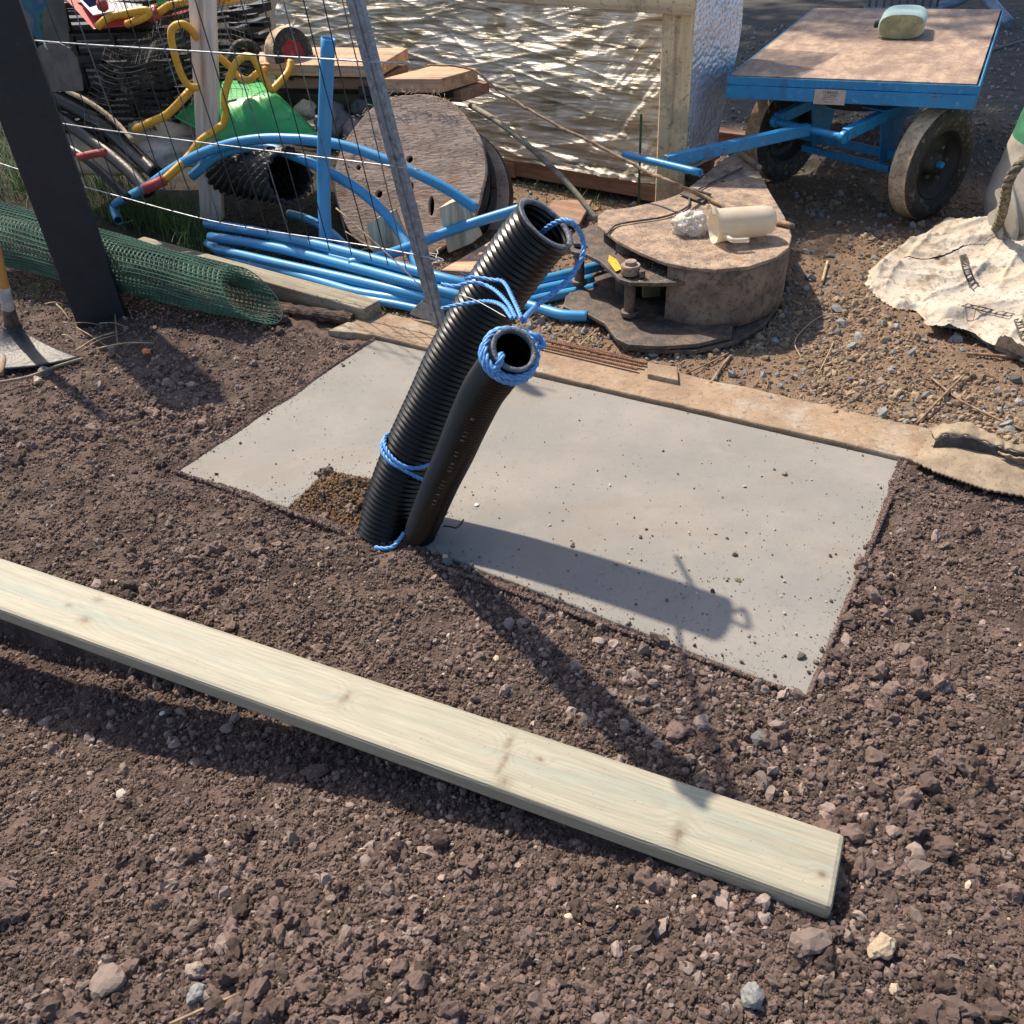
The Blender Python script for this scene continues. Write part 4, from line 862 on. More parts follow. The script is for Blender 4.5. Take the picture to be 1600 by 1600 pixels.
# ------------------------------------------------------------------ platform cart
def cart():
    zd = .60; fl, fr_ = G(1137, 119, zd), G(1530, 134, zd); dv = (fr_ - fl); W = dv.length; X = dv.normalized(); Y = Vector((-X.y, X.x, 0)); Z = Vector((0, 0, 1)); Lc = 1.98
    root = empty('platform_cart', (fl + fr_) / 2 - Vector((0, 0, zd)), 'blue four-wheeled platform trolley with a bare plywood deck', 'trolley')
    c = fl + X * W / 2 + Y * Lc / 2
    obox('deck_board', c + Z * -.003 + Y * 0, Y * (Lc / 2 - .012), X * (W / 2 - .012), Z * .007, M['ply'], root, .001)
    # angle-iron frame: side rails
    def rail(p, q, nm='frame_rail', h=.034, zz=-.018, w=.006): bar(nm, p + Z * zz, q + Z * zz, w, h, M['cartblue'], root, bevel=.0015)
    A_, B_, C_, D_ = fl, fr_, fr_ + Y * Lc, fl + Y * Lc
    rail(A_, B_); rail(B_, C_); rail(C_, D_); rail(D_, A_)
    bar('front_channel', A_ + Z * -.064 - Y * .004, B_ + Z * -.064 - Y * .004, .012, .055, M['cartblue'], root, bevel=.002)
    for P_, Q_ in ((B_, C_), (C_, D_), (D_, A_)): bar('frame_channel', P_ + Z * -.064, Q_ + Z * -.064, .008, .055, M['cartblue'], root, bevel=.002)
    for k in (.25, .5, .75): bar('cross_member', fl + Y * Lc * k + Z * -.05 + X * .01, fr_ + Y * Lc * k + Z * -.05 - X * .01, .04, .04, M['cartblue'], root)
    # name plate
    sp0 = A_ + (B_ - A_) * ((1286 - 1137) / (1530 - 1137.)); sc_ = W * (1336 - 1286) / 393.
    pc = sp0 + X * sc_ / 2 + Z * -.067 - Y * .012
    sg = obox('sign_plate', pc, X * sc_ / 2, Z * .031, -Y * .001, M['sign'], root, .0005)
    fc = pc - Y * .0014
    text('sign_text', 'CHEEK03', .0165, fc + Z * .014, X, Z, M['text_black'], root, .0002, 'CENTER')
    text('sign_text', 'S.W.L. 1000 Kg', .0085, fc + Z * .005, X, Z, M['text_black'], root, .0002, 'CENTER')
    text('sign_text', 'Serial No. 127', .0085, fc + Z * -.003, X, Z, M['text_black'], root, .0002, 'CENTER')
    text('sign_text', 'Platform trucks Ltd', .0085, fc + Z * -.012, X, Z, M['text_red'], root, .0002, 'CENTER')
    text('sign_text', 'Quality hand trucks', .006, fc + Z * -.022, X, Z, M['text_black'], root, .0002, 'CENTER')
    # turntable front bogie, steered left
    DB = Vector((-.85, -.527, 0)).normalized(); AX = Vector((.527, -.85, 0)).normalized()
    wr, wl = Vector((2.02, 4.10, 0)), Vector((1.545, 4.80, 0)); R = .245; ctr = (wr + wl) / 2
    zc = Vector((0, 0, R))
    bar('axle', wr + zc - AX * .06, wl + zc + AX * .06, .035, .035, M['cartblue'], root)
    cyl('turntable', ctr + Z * .44 , ctr + Z * .50, .17, M['black_metal'], root, 32)
    for s in (-1, 1):
        e = ctr + AX * s * .20
        bar('bogie_arm', e + DB * -.12 + Z * .43, e + DB * .10 + Z * .43, .05, .05, M['cartblue'], root)
        bar('bogie_arm', e + DB * .10 + Z * .43, e + DB * .34 + Z * .395, .04, .05, M['cartblue'], root)
        plate('hanger', [e + DB * -.10 + Z * .43, e + DB * .10 + Z * .43, e + DB * .05 + Z * (R - .03), e + DB * -.05 + Z * (R - .03)], .008, M['cartblue'], parent=root)
        cyl('hinge_lug', e + DB * .35 + Z * .385 - AX * .012, e + DB * .35 + Z * .385 + AX * .012, .026, M['cartblue'], root, 20)
    bar('bogie_plate', ctr - AX * .23 + DB * .06 + Z * .458, ctr + AX * .23 + DB * .06 + Z * .458, .14, .008, M['cartblue'], root)
    hp = ctr + DB * .35 + Z * .385
    cyl('hinge_bar', hp - AX * .20, hp + AX * .20, .016, M['cartblue'], root)
    bar('lower_brace', ctr - AX * .26 + Z * .2 + DB * .05, ctr + AX * .26 + Z * .2 + DB * .05, .03, .03, M['cartblue'], root)
    # drawbar with T handle
    he = G(1040, 252, .36); hpx = G(1262, 200, .385); hpx = hp
    bar('drawbar', hp, he, .042, .05, M['cartblue'], root, bevel=.004)
    hollow('tee_handle', [G(975, 241, .36), G(1095, 270, .36)], .0155, M['cartblue'], root)
    # wheels
    def wheel(p, o, lbl=None):
        w = empty('wheel', Vector(p) + zc, lbl); w.parent = root; w.matrix_parent_inverse = Matrix.Translation(-root.location)
        A = AX; cw = Vector(p) + zc; hw = .052
        def add(nm, prof, m):
            ob = lathe(nm, cw, A, prof, m, None, 56); ob.parent = w; ob.matrix_parent_inverse = Matrix.Translation(-cw)
            return ob
        add('tyre', [(-hw * .75, R * .62), (-hw * 1.02, R * .74), (-hw * 1.08, R * .86), (-hw * .9, R * .965), (-hw * .82, R * .985)], M['rubber'])
        add('tread', [(-hw * .83, R * .984), (-hw * .6, R), (-hw * .5, R * .992), (-hw * .3, R * 1.0), (-hw * .2, R * .992), (0, R), (hw * .2, R * .992), (hw * .3, R), (hw * .5, R * .992), (hw * .6, R), (hw * .83, R * .984)], M['tread'])
        add('tyre_side', [(hw * .82, R * .985), (hw * .9, R * .965), (hw * 1.08, R * .86), (hw * 1.02, R * .74), (hw * .75, R * .62)], M['rubber'])
        add('rim', [(hw * .80, R * .63), (hw * .86, R * .60), (hw * .6, R * .57), (hw * .05, R * .50), (-hw * .1, R * .45), (-hw * .15, R * .2), (hw * .5, R * .17), (hw * .6, R * .12), (hw * .6, .001)], M['black_metal'])
        ob = cyl('hub', cw + A * hw * .4, cw + A * hw * 1.1, .014, M['cartblue'], None, 12); ob.parent = w; ob.matrix_parent_inverse = Matrix.Translation(-cw)
        u_ = A.orthogonal().normalized(); v_ = A.cross(u_)
        for k in range(5):
            a_ = 2 * math.pi * k / 5; pn = cw + A * hw * .32 + (u_ * math.cos(a_) + v_ * math.sin(a_)) * R * .29; nb = cyl('wheel_nut', pn, pn + A * .014, .009, M['rust_dark'], None, 6, .001); nb.parent = w; nb.matrix_parent_inverse = Matrix.Translation(-cw)
        add('rim_back', [(-hw * .80, R * .63), (-hw * .6, R * .57), (-hw * .3, R * .45), (-hw * .3, .001)], M['black_metal'])
    wheel(wr, 1, 'muddy tan-treaded wheel nearest the camera'); wheel(wl, -1)
    AXs = AX
    AX2 = X
    bx = fl + X * W / 2 + Y * (Lc - .35); 
    for s in (-1, 1):
        p = bx + X * s * (W / 2 - .1); p.z = 0; AX = X; wheel2(p, X, zc, R, root)
    bar('rear_axle', bx - X * (W / 2 - .1) + Vector((0, 0, R - bx.z)), bx + X * (W / 2 - .1) + Vector((0, 0, R - bx.z)), .035, .035, M['cartblue'], root)
    for s in (-1, 1): e = bx + X * s * .25; bar('hanger', Vector((e.x, e.y, R)), Vector((e.x, e.y, .54)), .05, .02, M['cartblue'], root, upv=(0, 1, 0))
    # jerrycan
    jr = empty('jerrycan', G(1410, 55, zd + .005), 'translucent pale blue-green plastic jerrycan lying on the trolley deck', 'jerrycan')
    f0 = G(1408, 43, zd + .06); ay = Vector((.42, .9, 0)).normalized(); sx = Vector((ay.y, -ay.x, 0))
    prof = []; rx, rz = .112, .058
    for k in range(40):
        a = 2 * math.pi * k / 40; ca, sa = math.cos(a), math.sin(a); e = .62; prof.append((math.copysign(abs(ca) ** e, ca) * rx, math.copysign(abs(sa) ** .75, sa) * rz))
    V = []; Fc = []; secs = [(0, .9), (.006, .97), (.02, 1), (.14, 1), (.15, .975), (.16, 1), (.27, 1), (.31, .96), (.335, .8), (.35, .5), (.352, .05)]
    base = f0 - ay * .0; base.z = zd + .005 + rz
    for (s, k_) in secs:
        for (a, b) in prof: V.append(base + ay * s + sx * a * k_ + Vector((0, 0, b * k_ - (1 - k_) * .0)))
    for j in range(len(secs) - 1):
        for k in range(40): a = j * 40 + k; b = j * 40 + (k + 1) % 40; Fc.append((a, b, b + 40, a + 40))
    mk('body', V, Fc, M['can'], jr, True); mk('base', [base - ay * .001 + sx * a * .93 + Vector((0, 0, b * .93)) for a, b in prof], [tuple(range(40))], M['can_base'], jr)
    q = base - sx * .10 + ay * .08; cyl('cap', q, q - sx * .035, .018, M['text_black'], jr, 16)
def wheel2(p, A, zc, R, root):
    w = empty('wheel', Vector(p) + zc); w.parent = root; w.matrix_parent_inverse = Matrix.Translation(-root.location); cw = Vector(p) + zc; hw = .042
    for nm, prof, m in (('tyre', [(-hw * .75, R * .62), (-hw * 1.08, R * .86), (-hw * .82, R * .985), (0, R), (hw * .82, R * .985), (hw * 1.08, R * .86), (hw * .75, R * .62)], M['rubber']), ('rim', [(hw * .8, R * .63), (0, R * .5), (hw * .4, R * .15), (hw * .4, .001)], M['black_metal'])):
        ob = lathe(nm, cw, A, prof, m, None, 40); ob.parent = w; ob.matrix_parent_inverse = Matrix.Translation(-cw)
cart()

# metal barrier behind the trolley
def barrier():
    root = empty('barrier', G(1480, 5), 'blue-grey metal crowd barrier standing beyond the trolley', 'barrier')
    Yb = 9.4
    for i, px in enumerate((1357, 1368, 1380, 1392, 1404, 1416, 1428, 1440, 1452, 1463)):
        a = RY(px, 14, Yb); tube('bar', [a, a + Vector((0, 0, .9))], .012, M['bluegrey_pipe'], root, seg=8, raw=True)
    a = RY(1350, 14, Yb); b = RY(1470, 14, Yb); tube('rail', [a, b], .02, M['bluegrey_pipe'], root, raw=True); tube('rail', [a + Vector((0, 0, .9)), b + Vector((0, 0, .9))], .02, M['bluegrey_pipe'], root, raw=True)
    tube('leg', [G(1578, 38, 0.03), RY(1545, 0, 8.9), RY(1520, -30, 9.1)], .045, M['bluegrey_pipe'], root); tube('leg', [G(1462, 14, .03), RY(1505, -2, 9.6), RY(1530, -20, 9.5)], .045, M['bluegrey_pipe'], root)
    t = tube('yard_cable', [G(1540, 80), G(1570, 72), G(1600, 64), G(1640, 60)], .012, M['greystone']); tag(t, 'thin grey cable on the yard right of the trolley', 'cable')
barrier()

# ------------------------------------------------------------------ fence
FO = G(685, 515); FNv = Vector((UN.x, UN.y, 0)).normalized()
def FP(px, py, off=0):
    d = ray(px, py); C = np.array([0, 0, HC]); n = np.array(FNv); o_ = np.array(FO) + n * off; t = (o_ - C).dot(n) / d.dot(n); return Vector((C + t * d).tolist())
def fence():
    root = empty('mesh_fence', FO, 'leaning wire mesh fence panel with a grey channel upright', 'fence')
    # channel post
    a, b = FP(685, 512), FP(545, -25); u = (b - a).normalized(); s = FNv.cross(u).normalized(); w = .055
    for nm, c0, hw, ht in (('channel_web', 0, w / 2, .0025), ):
        obox('channel_web', (a + b) / 2, (b - a) / 2, s * hw, FNv * ht, M['galv'], root, .0008)
    for k in (-1, 1): obox('channel_flange', (a + b) / 2 + s * k * w / 2 - FNv * .011, (b - a) / 2, s * .002, FNv * .012, M['galv'], root, .0008)
    obox('channel_rib', (a + b) / 2 + FNv * .004, (b - a) / 2, s * .006, FNv * .004, M['galv'], root, .001)
    plate('foot_gusset', [FP(640, 490, -.02), FP(650, 478, -.02), FP(668, 462, -.02), FP(680, 505, -.02)], .004, M['galv'], parent=root)
    # horizontals
    for L_, r in (([(-60, 44), (38, 62), (300, 80), (640, 100)], .0032), ([(-60, 160), (90, 192), (300, 221), (600, 258), (655, 266)], .0030), ([(-60, 232), (20, 262), (125, 290), (300, 338), (400, 358), (560, 382), (690, 406)], .0030)):
        tube('horizontal_wire', [FP(x, y, .002) for x, y in L_], r, M['wire'], root, seg=6, n=4)
    # verticals: fan as in the picture
    tops = [-170, -120, -72, -26, 18, 62, 104, 146, 186, 225, 262, 299, 335, 370, 404, 437, 469, 500, 530]
    for i, x0 in enumerate(tops):
        k = .40 - (.40 - .235) * max(0, min(1, (x0 + 20) / 560)); P = [(x0, -20), (x0 + k * 200 + random.uniform(-2, 2), 180)]; yb = 270 + .24 * (x0 + 100); P.append((x0 + k * (yb + 20) + random.uniform(-3, 3), yb))
        tube('vertical_wire', [FP(x, y, 0) for x, y in P], .0024, M['wire_dark' if i % 3 else 'wire_mid'], root, seg=5, n=4)
    # black steel post, stands a step in front
    base = G(152, 505); t_ = Vector((base.x, base.y, 0))
    def vpx(px, py): # vertical column: point above base line
        pass
    d = Vector((.93, .36, 0)).normalized(); e = Vector((-d.y, d.x, 0)); hw, hd = .098, .07
    pr = [t_ + d * -hw - e * hd + Vector((0, .06, 0)), t_ + d * hw - e * hd + Vector((0, .06, 0)), t_ + d * hw + e * hd + Vector((0, .06, 0)), t_ + d * -hw + e * hd + Vector((0, .06, 0))]
    V = [p + Vector((0, 0, -.05)) for p in pr] + [p + Vector((0, 0, 1.36)) for p in pr]
    o = mk('steel_post', V, BOXF, M['post_dark'], None, False, .008, 3); tag(o, 'thick blue-black steel post standing in the soil at the left', 'post')
    # arched grey tag hung on the wire
    P = [FP(x, y, .03) for x, y in ((68, 144), (130, 142), (127, 118), (120, 92), (108, 75), (92, 67), (75, 67), (60, 73), (52, 84), (51, 98))]
    o = plate('tag_plate', P, .004, M['greyplate'], bevel=.0006); tag(o, 'grey arch-topped plastic plate tied to the fence wire', 'plate')
    tie = tube('tie', [FP(69, 64, .04), FP(71, 72, .045), FP(74, 77, .04)], .004, M['white'], seg=6); tie.parent = o; tie.matrix_parent_inverse = world_of(o).inverted()
fence()

# timber posts and frame
def posts():
    p, q = RY(302 + 14, -12, 4.62), RY(332, 340, 4.62); o = bar('wooden_post', p, q, .112, .05, wood('post_wood', (.84, .75, .66), (.68, .58, .49), (.40, .29, .22), axis=0), None, upv=(0, -1, .3), bevel=.004); tag(o, 'pale weathered wooden post behind the wire mesh', 'post')
    root = empty('timber_frame', G(1048, 305), 'open pine frame, one post and a top rail, in front of the wrapped stack', 'timber frame')
    p, q = RY(1061, 14, 4.30), RY(1044, 345, 4.34); bar('post', p, q, .135, .06, M['pine'], root, upv=(-.15, -1, .1), bevel=.004)
    a, b2 = RY(700, -24, 4.66), RY(1086, 8, 4.28)
    bar('top_rail', a, b2, .12, .07, M['pine'], root, bevel=.004)
posts()

# ------------------------------------------------------------------ wrapped stack on a pallet
def wrapmat():
    m = bpy.data.materials.new('stretch_wrap'); m.use_nodes = True; nt = m.node_tree; N = nt.nodes; L = nt.links; b = N['Principled BSDF']
    tc = N.new('ShaderNodeTexCoord'); mp = N.new('ShaderNodeMapping'); mp.inputs['Scale'].default_value = (1.8, 1.8, 24); L.new(tc.outputs['Object'], mp.inputs[0])
    n = N.new('ShaderNodeTexNoise'); n.inputs['Scale'].default_value = 1.5; n.inputs['Detail'].default_value = 8; n.inputs['Distortion'].default_value = .6; L.new(mp.outputs[0], n.inputs[0])
    n2 = N.new('ShaderNodeTexNoise'); n2.inputs['Scale'].default_value = 5; n2.inputs['Detail'].default_value = 8; L.new(tc.outputs['Object'], n2.inputs[0])
    cr = N.new('ShaderNodeValToRGB'); e = cr.color_ramp.elements; e[0].position = .36; e[0].color = (.48, .40, .27, 1); e[1].position = .66; e[1].color = (.84, .77, .64, 1); L.new(n.outputs[0], cr.inputs[0])
    cr2 = N.new('ShaderNodeValToRGB'); e = cr2.color_ramp.elements; e[0].position = .36; e[0].color = (.55, .47, .28, 1); e[1].position = .42; e[1].color = (1, 1, 1, 1); L.new(n2.outputs[0], cr2.inputs[0])
    mx = N.new('ShaderNodeMix'); mx.data_type = 'RGBA'; mx.blend_type = 'MULTIPLY'; mx.inputs[0].default_value = .65; L.new(cr.outputs[0], mx.inputs[6]); L.new(cr2.outputs[0], mx.inputs[7]); L.new(mx.outputs[2], b.inputs['Base Color'])
    b.inputs['Roughness'].default_value = .30; b.inputs['Specular IOR Level'].default_value = .55
    bp = N.new('ShaderNodeBump'); bp.inputs['Strength'].default_value = 1.0; bp.inputs['Distance'].default_value = .022; L.new(n.outputs[0], bp.inputs['Height']); L.new(bp.outputs[0], b.inputs['Normal'])
    tr = N.new('ShaderNodeBsdfTransparent'); ms = N.new('ShaderNodeMixShader'); mr = N.new('ShaderNodeMapRange'); mr.inputs[1].default_value = .35; mr.inputs[2].default_value = .6; mr.inputs[3].default_value = .42; mr.inputs[4].default_value = .9
    L.new(n.outputs[0], mr.inputs[0]); L.new(mr.outputs[0], ms.inputs[0]); L.new(tr.outputs[0], ms.inputs[1]); L.new(b.outputs[0], ms.inputs[2]); L.new(ms.outputs[0], N['Material Output'].inputs['Surface'])
    return m
def stack():
    mw = wrapmat(); c0 = G(1040, 285, .12); X = Vector((-.769, .639, 0)).normalized(); Yv = Vector((.639, .769, 0)).normalized(); Wd = 2.9; Dp = .55; Z = Vector((0, 0, 1)); H0, H1 = .12, 1.35
    root = empty('wrapped_stack', c0 - Z * .12, 'big stack of bags shrouded in wrinkled clear plastic on a wooden pallet', 'wrapped pallet')
    def ctop(): pass
    # contents: layered packs
    cm = [mat('pack%d' % k, a, b_, scale=3, rough=.8, bump=.4, bscale=20, bdist=.01) for k, (a, b_) in enumerate((((.50, .42, .30), (.36, .29, .20)), ((.36, .29, .19), (.24, .19, .12)), ((.55, .50, .40), (.40, .35, .27))))]
    nl = 9; ct = 0
    for i in range(nl):
        z0 = H0 + .01 + (H1 - H0 - .02) * i / nl; z1 = H0 + .01 + (H1 - H0 - .02) * (i + 1) / nl - .008
        for j in range(4):
            a = .03 + (Wd - .06) * j / 4 + random.uniform(0, .01); b = .03 + (Wd - .06) * (j + 1) / 4 - .01
            ins = .10 + random.uniform(0, .02); sh = .36 * (z1 - H0) / (H1 - H0)
            obox('pack', c0 * 1 + X * (a + b) / 2 + Yv * (Dp / 2 + sh / 2) + Z * ((z0 + z1) / 2 - c0.z), X * (b - a) / 2, Yv * (Dp / 2 - ins - sh / 2 + .1), Z * (z1 - z0) / 2, cm[ct % 3], root, .02); ct += 1 + (i + j) % 2
    # boards standing inside the wrap
    for px in (603, 628):
        p = RY(px + 6, 70, 4.9); k = (p - c0).dot(X)
        obox('edge_board', Vector((c0.x, c0.y, 0)) + X * k + Yv * .24 + Z * 1.08, Z * .24, X * .040, Yv * .008, M['saw_wood'], root, .002)
    # wrinkled film: front, right side, top
    def film(nm, o_, A, B, na, nb, N_, seed, amp=.05, drape=False):
        i, j = np.meshgrid(np.arange(na + 1) / na, np.arange(nb + 1) / nb); a = i * A.length; b = j * B.length
        dg = b + .16 * a + .05 * vn(a * 2.4, b * 3, seed)
        rd = lambda u, v, k: (1 - np.abs(2 * vn(u, v, seed + k) - 1)) ** 3
        w = (fbm(a * 1.3 + seed, b * 2.2, seed, 3) - .46) * amp * 1.3 + rd(a * .9, dg * 15, 1) * amp * .24 + rd(a * 1.5 + 9, (b - .18 * a) * 27, 2) * amp * .17 + rd(a * 2.6, dg * 48, 3) * amp * .08 + rd(a * 4 + b * 6, b * 8 - a * 5, 4) * amp * .16
        if seed == 3:   # tucks pulled towards the lower right corner
            c_ = np.exp(-((a - .12) / .30) ** 2); w = w + c_ * (fbm(a * 20 + b * 14, b * 3.5, 33, 3) - .45) * amp * 1.1
        V = [tuple(o_ + A * float(i_) + B * float(j_) + N_ * float(w_)) for i_, j_, w_ in zip(i.ravel(), j.ravel(), w.ravel())]
        n1 = na + 1; k = (np.arange(nb)[:, None] * n1 + np.arange(na)[None]).ravel(); Fc = np.stack([k, k + 1, k + n1 + 1, k + n1], 1).tolist()
        mk(nm, V, Fc, mw, root, True)
    b0 = Vector((c0.x, c0.y, H0)) - Yv * .05
    film('wrap', b0, X * Wd, Z * (H1 - H0) + Yv * .38, 420, 280, -Yv, 3)
    film('wrap_side', b0, Yv * Dp, Z * (H1 - H0), 80, 100, -X, 14)
    film('wrap_top', b0 + Yv * .38 + Z * (H1 - H0 - .02), X * Wd, Yv * Dp, 60, 40, Z, 25, .02)
    # pallet
    pr = empty('pallet', c0 - Z * .12, 'reddish wooden pallet under the plastic-wrapped stack', 'pallet')
    for k in range(3): q = Vector((c0.x, c0.y, .10)) + Yv * (.05 + .5 * k); bar('deck_board', q, q + X * Wd, .10, .02, M['redwood'], pr)
    for k in range(3): q = Vector((c0.x, c0.y, .06)) + Yv * (.02 + .5 * k); bar('stringer', q - X * .0, q + X * Wd, .03, .075, M['redwood'], pr)
    for k in (0, .95, 1.9, 2.7): q = Vector((c0.x, c0.y, .055)) + X * (k + .07); obox('block', q + Yv * .04, X * .07, Yv * .045, Z * .04, M['redwood'], pr, .003)
    for px in (1000,): q = G(px, 292, .1); st = bar('strap', q + Vector((-.01, -.03, -.08)), q + Vector((-.01, -.03, .35)), .012, .002, mat('green_strap', (.02, .07, .04), rough=.5, bump=0), None, upv=(0, -1, 0)); st.parent = pr; st.matrix_basis = world_of(pr).inverted() @ st.matrix_basis
    # bubble wrap sheet hanging at the right-hand side
    bw = mat('bubble_wrap', (.62, .66, .74), (.50, .54, .64), scale=4, rough=.22, bump=0); nt = bw.node_tree; N = nt.nodes; L = nt.links
    vo = N.new('ShaderNodeTexVoronoi'); vo.inputs['Scale'].default_value = 42; tc = N.new('ShaderNodeTexCoord'); L.new(tc.outputs['Object'], vo.inputs[0]); bp = N.new('ShaderNodeBump'); bp.inputs['Strength'].default_value = .7; bp.inputs['Distance'].default_value = .012; bp.invert = True
    L.new(vo.outputs['Distance'], bp.inputs['Height']); L.new(bp.outputs[0], N['Principled BSDF'].inputs['Normal']); N['Principled BSDF'].inputs['Transmission Weight'].default_value = .25
    i, j = np.meshgrid(np.arange(41) / 40, np.arange(61) / 60); V = []
    tl_, tr_, bl_, br_ = RY(1066, -30, 4.42), RY(1162, -30, 4.85), RY(1046, 240, 4.36), RY(1128, 222, 4.75)
    for a, b in zip(i.ravel(), j.ravel()):
        p = tl_.lerp(tr_, float(a)).lerp(bl_.lerp(br_, float(a)), float(b)); fold = (float(fbm(a * 3 + b, b * 4, 61, 3)) - .45) * .05 + (.03 * math.sin(a * 9 + 5 * b) if b > .45 else 0) * (b - .4) * 1.5
        p = p + Vector((-.3, -1, 0)).normalized() * fold + Vector((float(a) * .02 * math.sin(b * 5), 0, 0)); V.append(p)
    k = (np.arange(60)[:, None] * 41 + np.arange(40)[None]).ravel(); o = mk('bubble_wrap', V, np.stack([k, k + 1, k + 42, k + 41], 1).tolist(), bw, None, True); tag(o, 'bluish sheet of bubble wrap hanging at the right side of the wrapped stack', 'bubble wrap')
stack()

# ------------------------------------------------------------------ blue pipes
PR = .0225
def bp_(pts, label, r=PR, hol=False):
    P = [G(x, y, z) if z < 2 else RY(x, y, z) for x, y, z in pts]
    o = (hollow if hol else hollow)('blue_pipe', P, r, M['bluepipe'], None, 14, .14, 8); tag(o, label, 'pipe', 'blue water pipes heaped behind the fence'); return o
bp_([(185, 345, .05), (180, 320, .08), (225, 295, 4.35), (285, 255, 4.3), (345, 229, 4.25), (400, 218, 4.2), (455, 217, 4.15), (510, 222, 4.1), (565, 236, 4.05), (625, 260, 3.98), (690, 291, 3.92), (745, 327, 3.88)], 'topmost curved blue pipe arching over the heap to a cut end near the thick duct')
bp_([(300, 275, 4.35), (345, 240, 4.3), (400, 230, 4.25), (445, 238, 4.2), (500, 262, 4.1), (555, 293, 4.02), (598, 330, 3.95), (630, 372, 3.85), (655, 425, 3.7)], 'blue pipe curving down behind the grey channel, just below the top arch')
bp_([(820, 324, 3.9), (760, 342, 3.9), (700, 362, 3.88), (640, 386, 3.8), (590, 402, 3.72), (545, 412, 3.7)], 'straight blue pipe rising from the heap to behind the thick duct mouth')
bp_([(322, 349, .14), (430, 368, .14), (560, 399, .14), (680, 432, .13), (760, 448, .09), (850, 437, .05), (942, 414, .04)], 'uppermost of the long blue pipes lying along the fence foot')
bp_([(328, 370, .10), (430, 387, .10), (560, 420, .10), (680, 452, .10), (760, 470, .06), (850, 452, .03), (925, 436, .02)], 'second long blue pipe down from the top along the fence foot')
bp_([(340, 390, .06), (430, 411, .06), (560, 440, .06), (690, 470, .06), (760, 482, .03), (850, 466, .01), (932, 450, .005)], 'third long blue pipe down along the fence foot')
bp_([(325, 380, .03), (365, 405, .03), (440, 424, .03), (510, 444, .03), (560, 458, .03), (640, 470, .03), (700, 478, .03)], 'lowest long blue pipe bending beside the grass at the fence foot')
bp_([(452, 334, .10), (480, 342, .12), (515, 362, .12), (545, 392, .10), (575, 430, .06)], 'short blue pipe bending down under the black perforated drain', r=.02)
bp_([(560, 445, .03), (570, 460, .02), (582, 478, .01)], 'stub of blue pipe pointing at the kerb', r=.02)
bp_([(470, 392, .05), (520, 405, .05), (600, 425, .06), (700, 447, .09), (800, 452, .05)], 'thin paler blue pipe between the long ones', r=.017)
bp_([(800, 470, .03), (850, 484, .025), (880, 492, .022), (918, 494, .022)], 'short blue pipe end lying in the gravel behind the thick duct', r=.021)
bp_([(425, 377, .07), (500, 397, .08), (580, 416, .09), (650, 431, .10), (730, 447, .08)], 'faded blue pipe threading between the two uppermost long pipes', r=.016)
bp_([(500, 456, .02), (560, 466, .02), (620, 476, .02), (668, 486, .02)], 'short dull blue pipe end lowest against the kerb end', r=.017)
o = hollow('blue_pipe', [RY(513, 60, 3.95), RY(507, 200, 3.98), RY(506, 300, 4.0), RY(511, 424, 3.9)], .029, M['bluepipe'], None, 18, .12); tag(o, 'upright blue pipe standing in front of the cable drum', 'pipe')

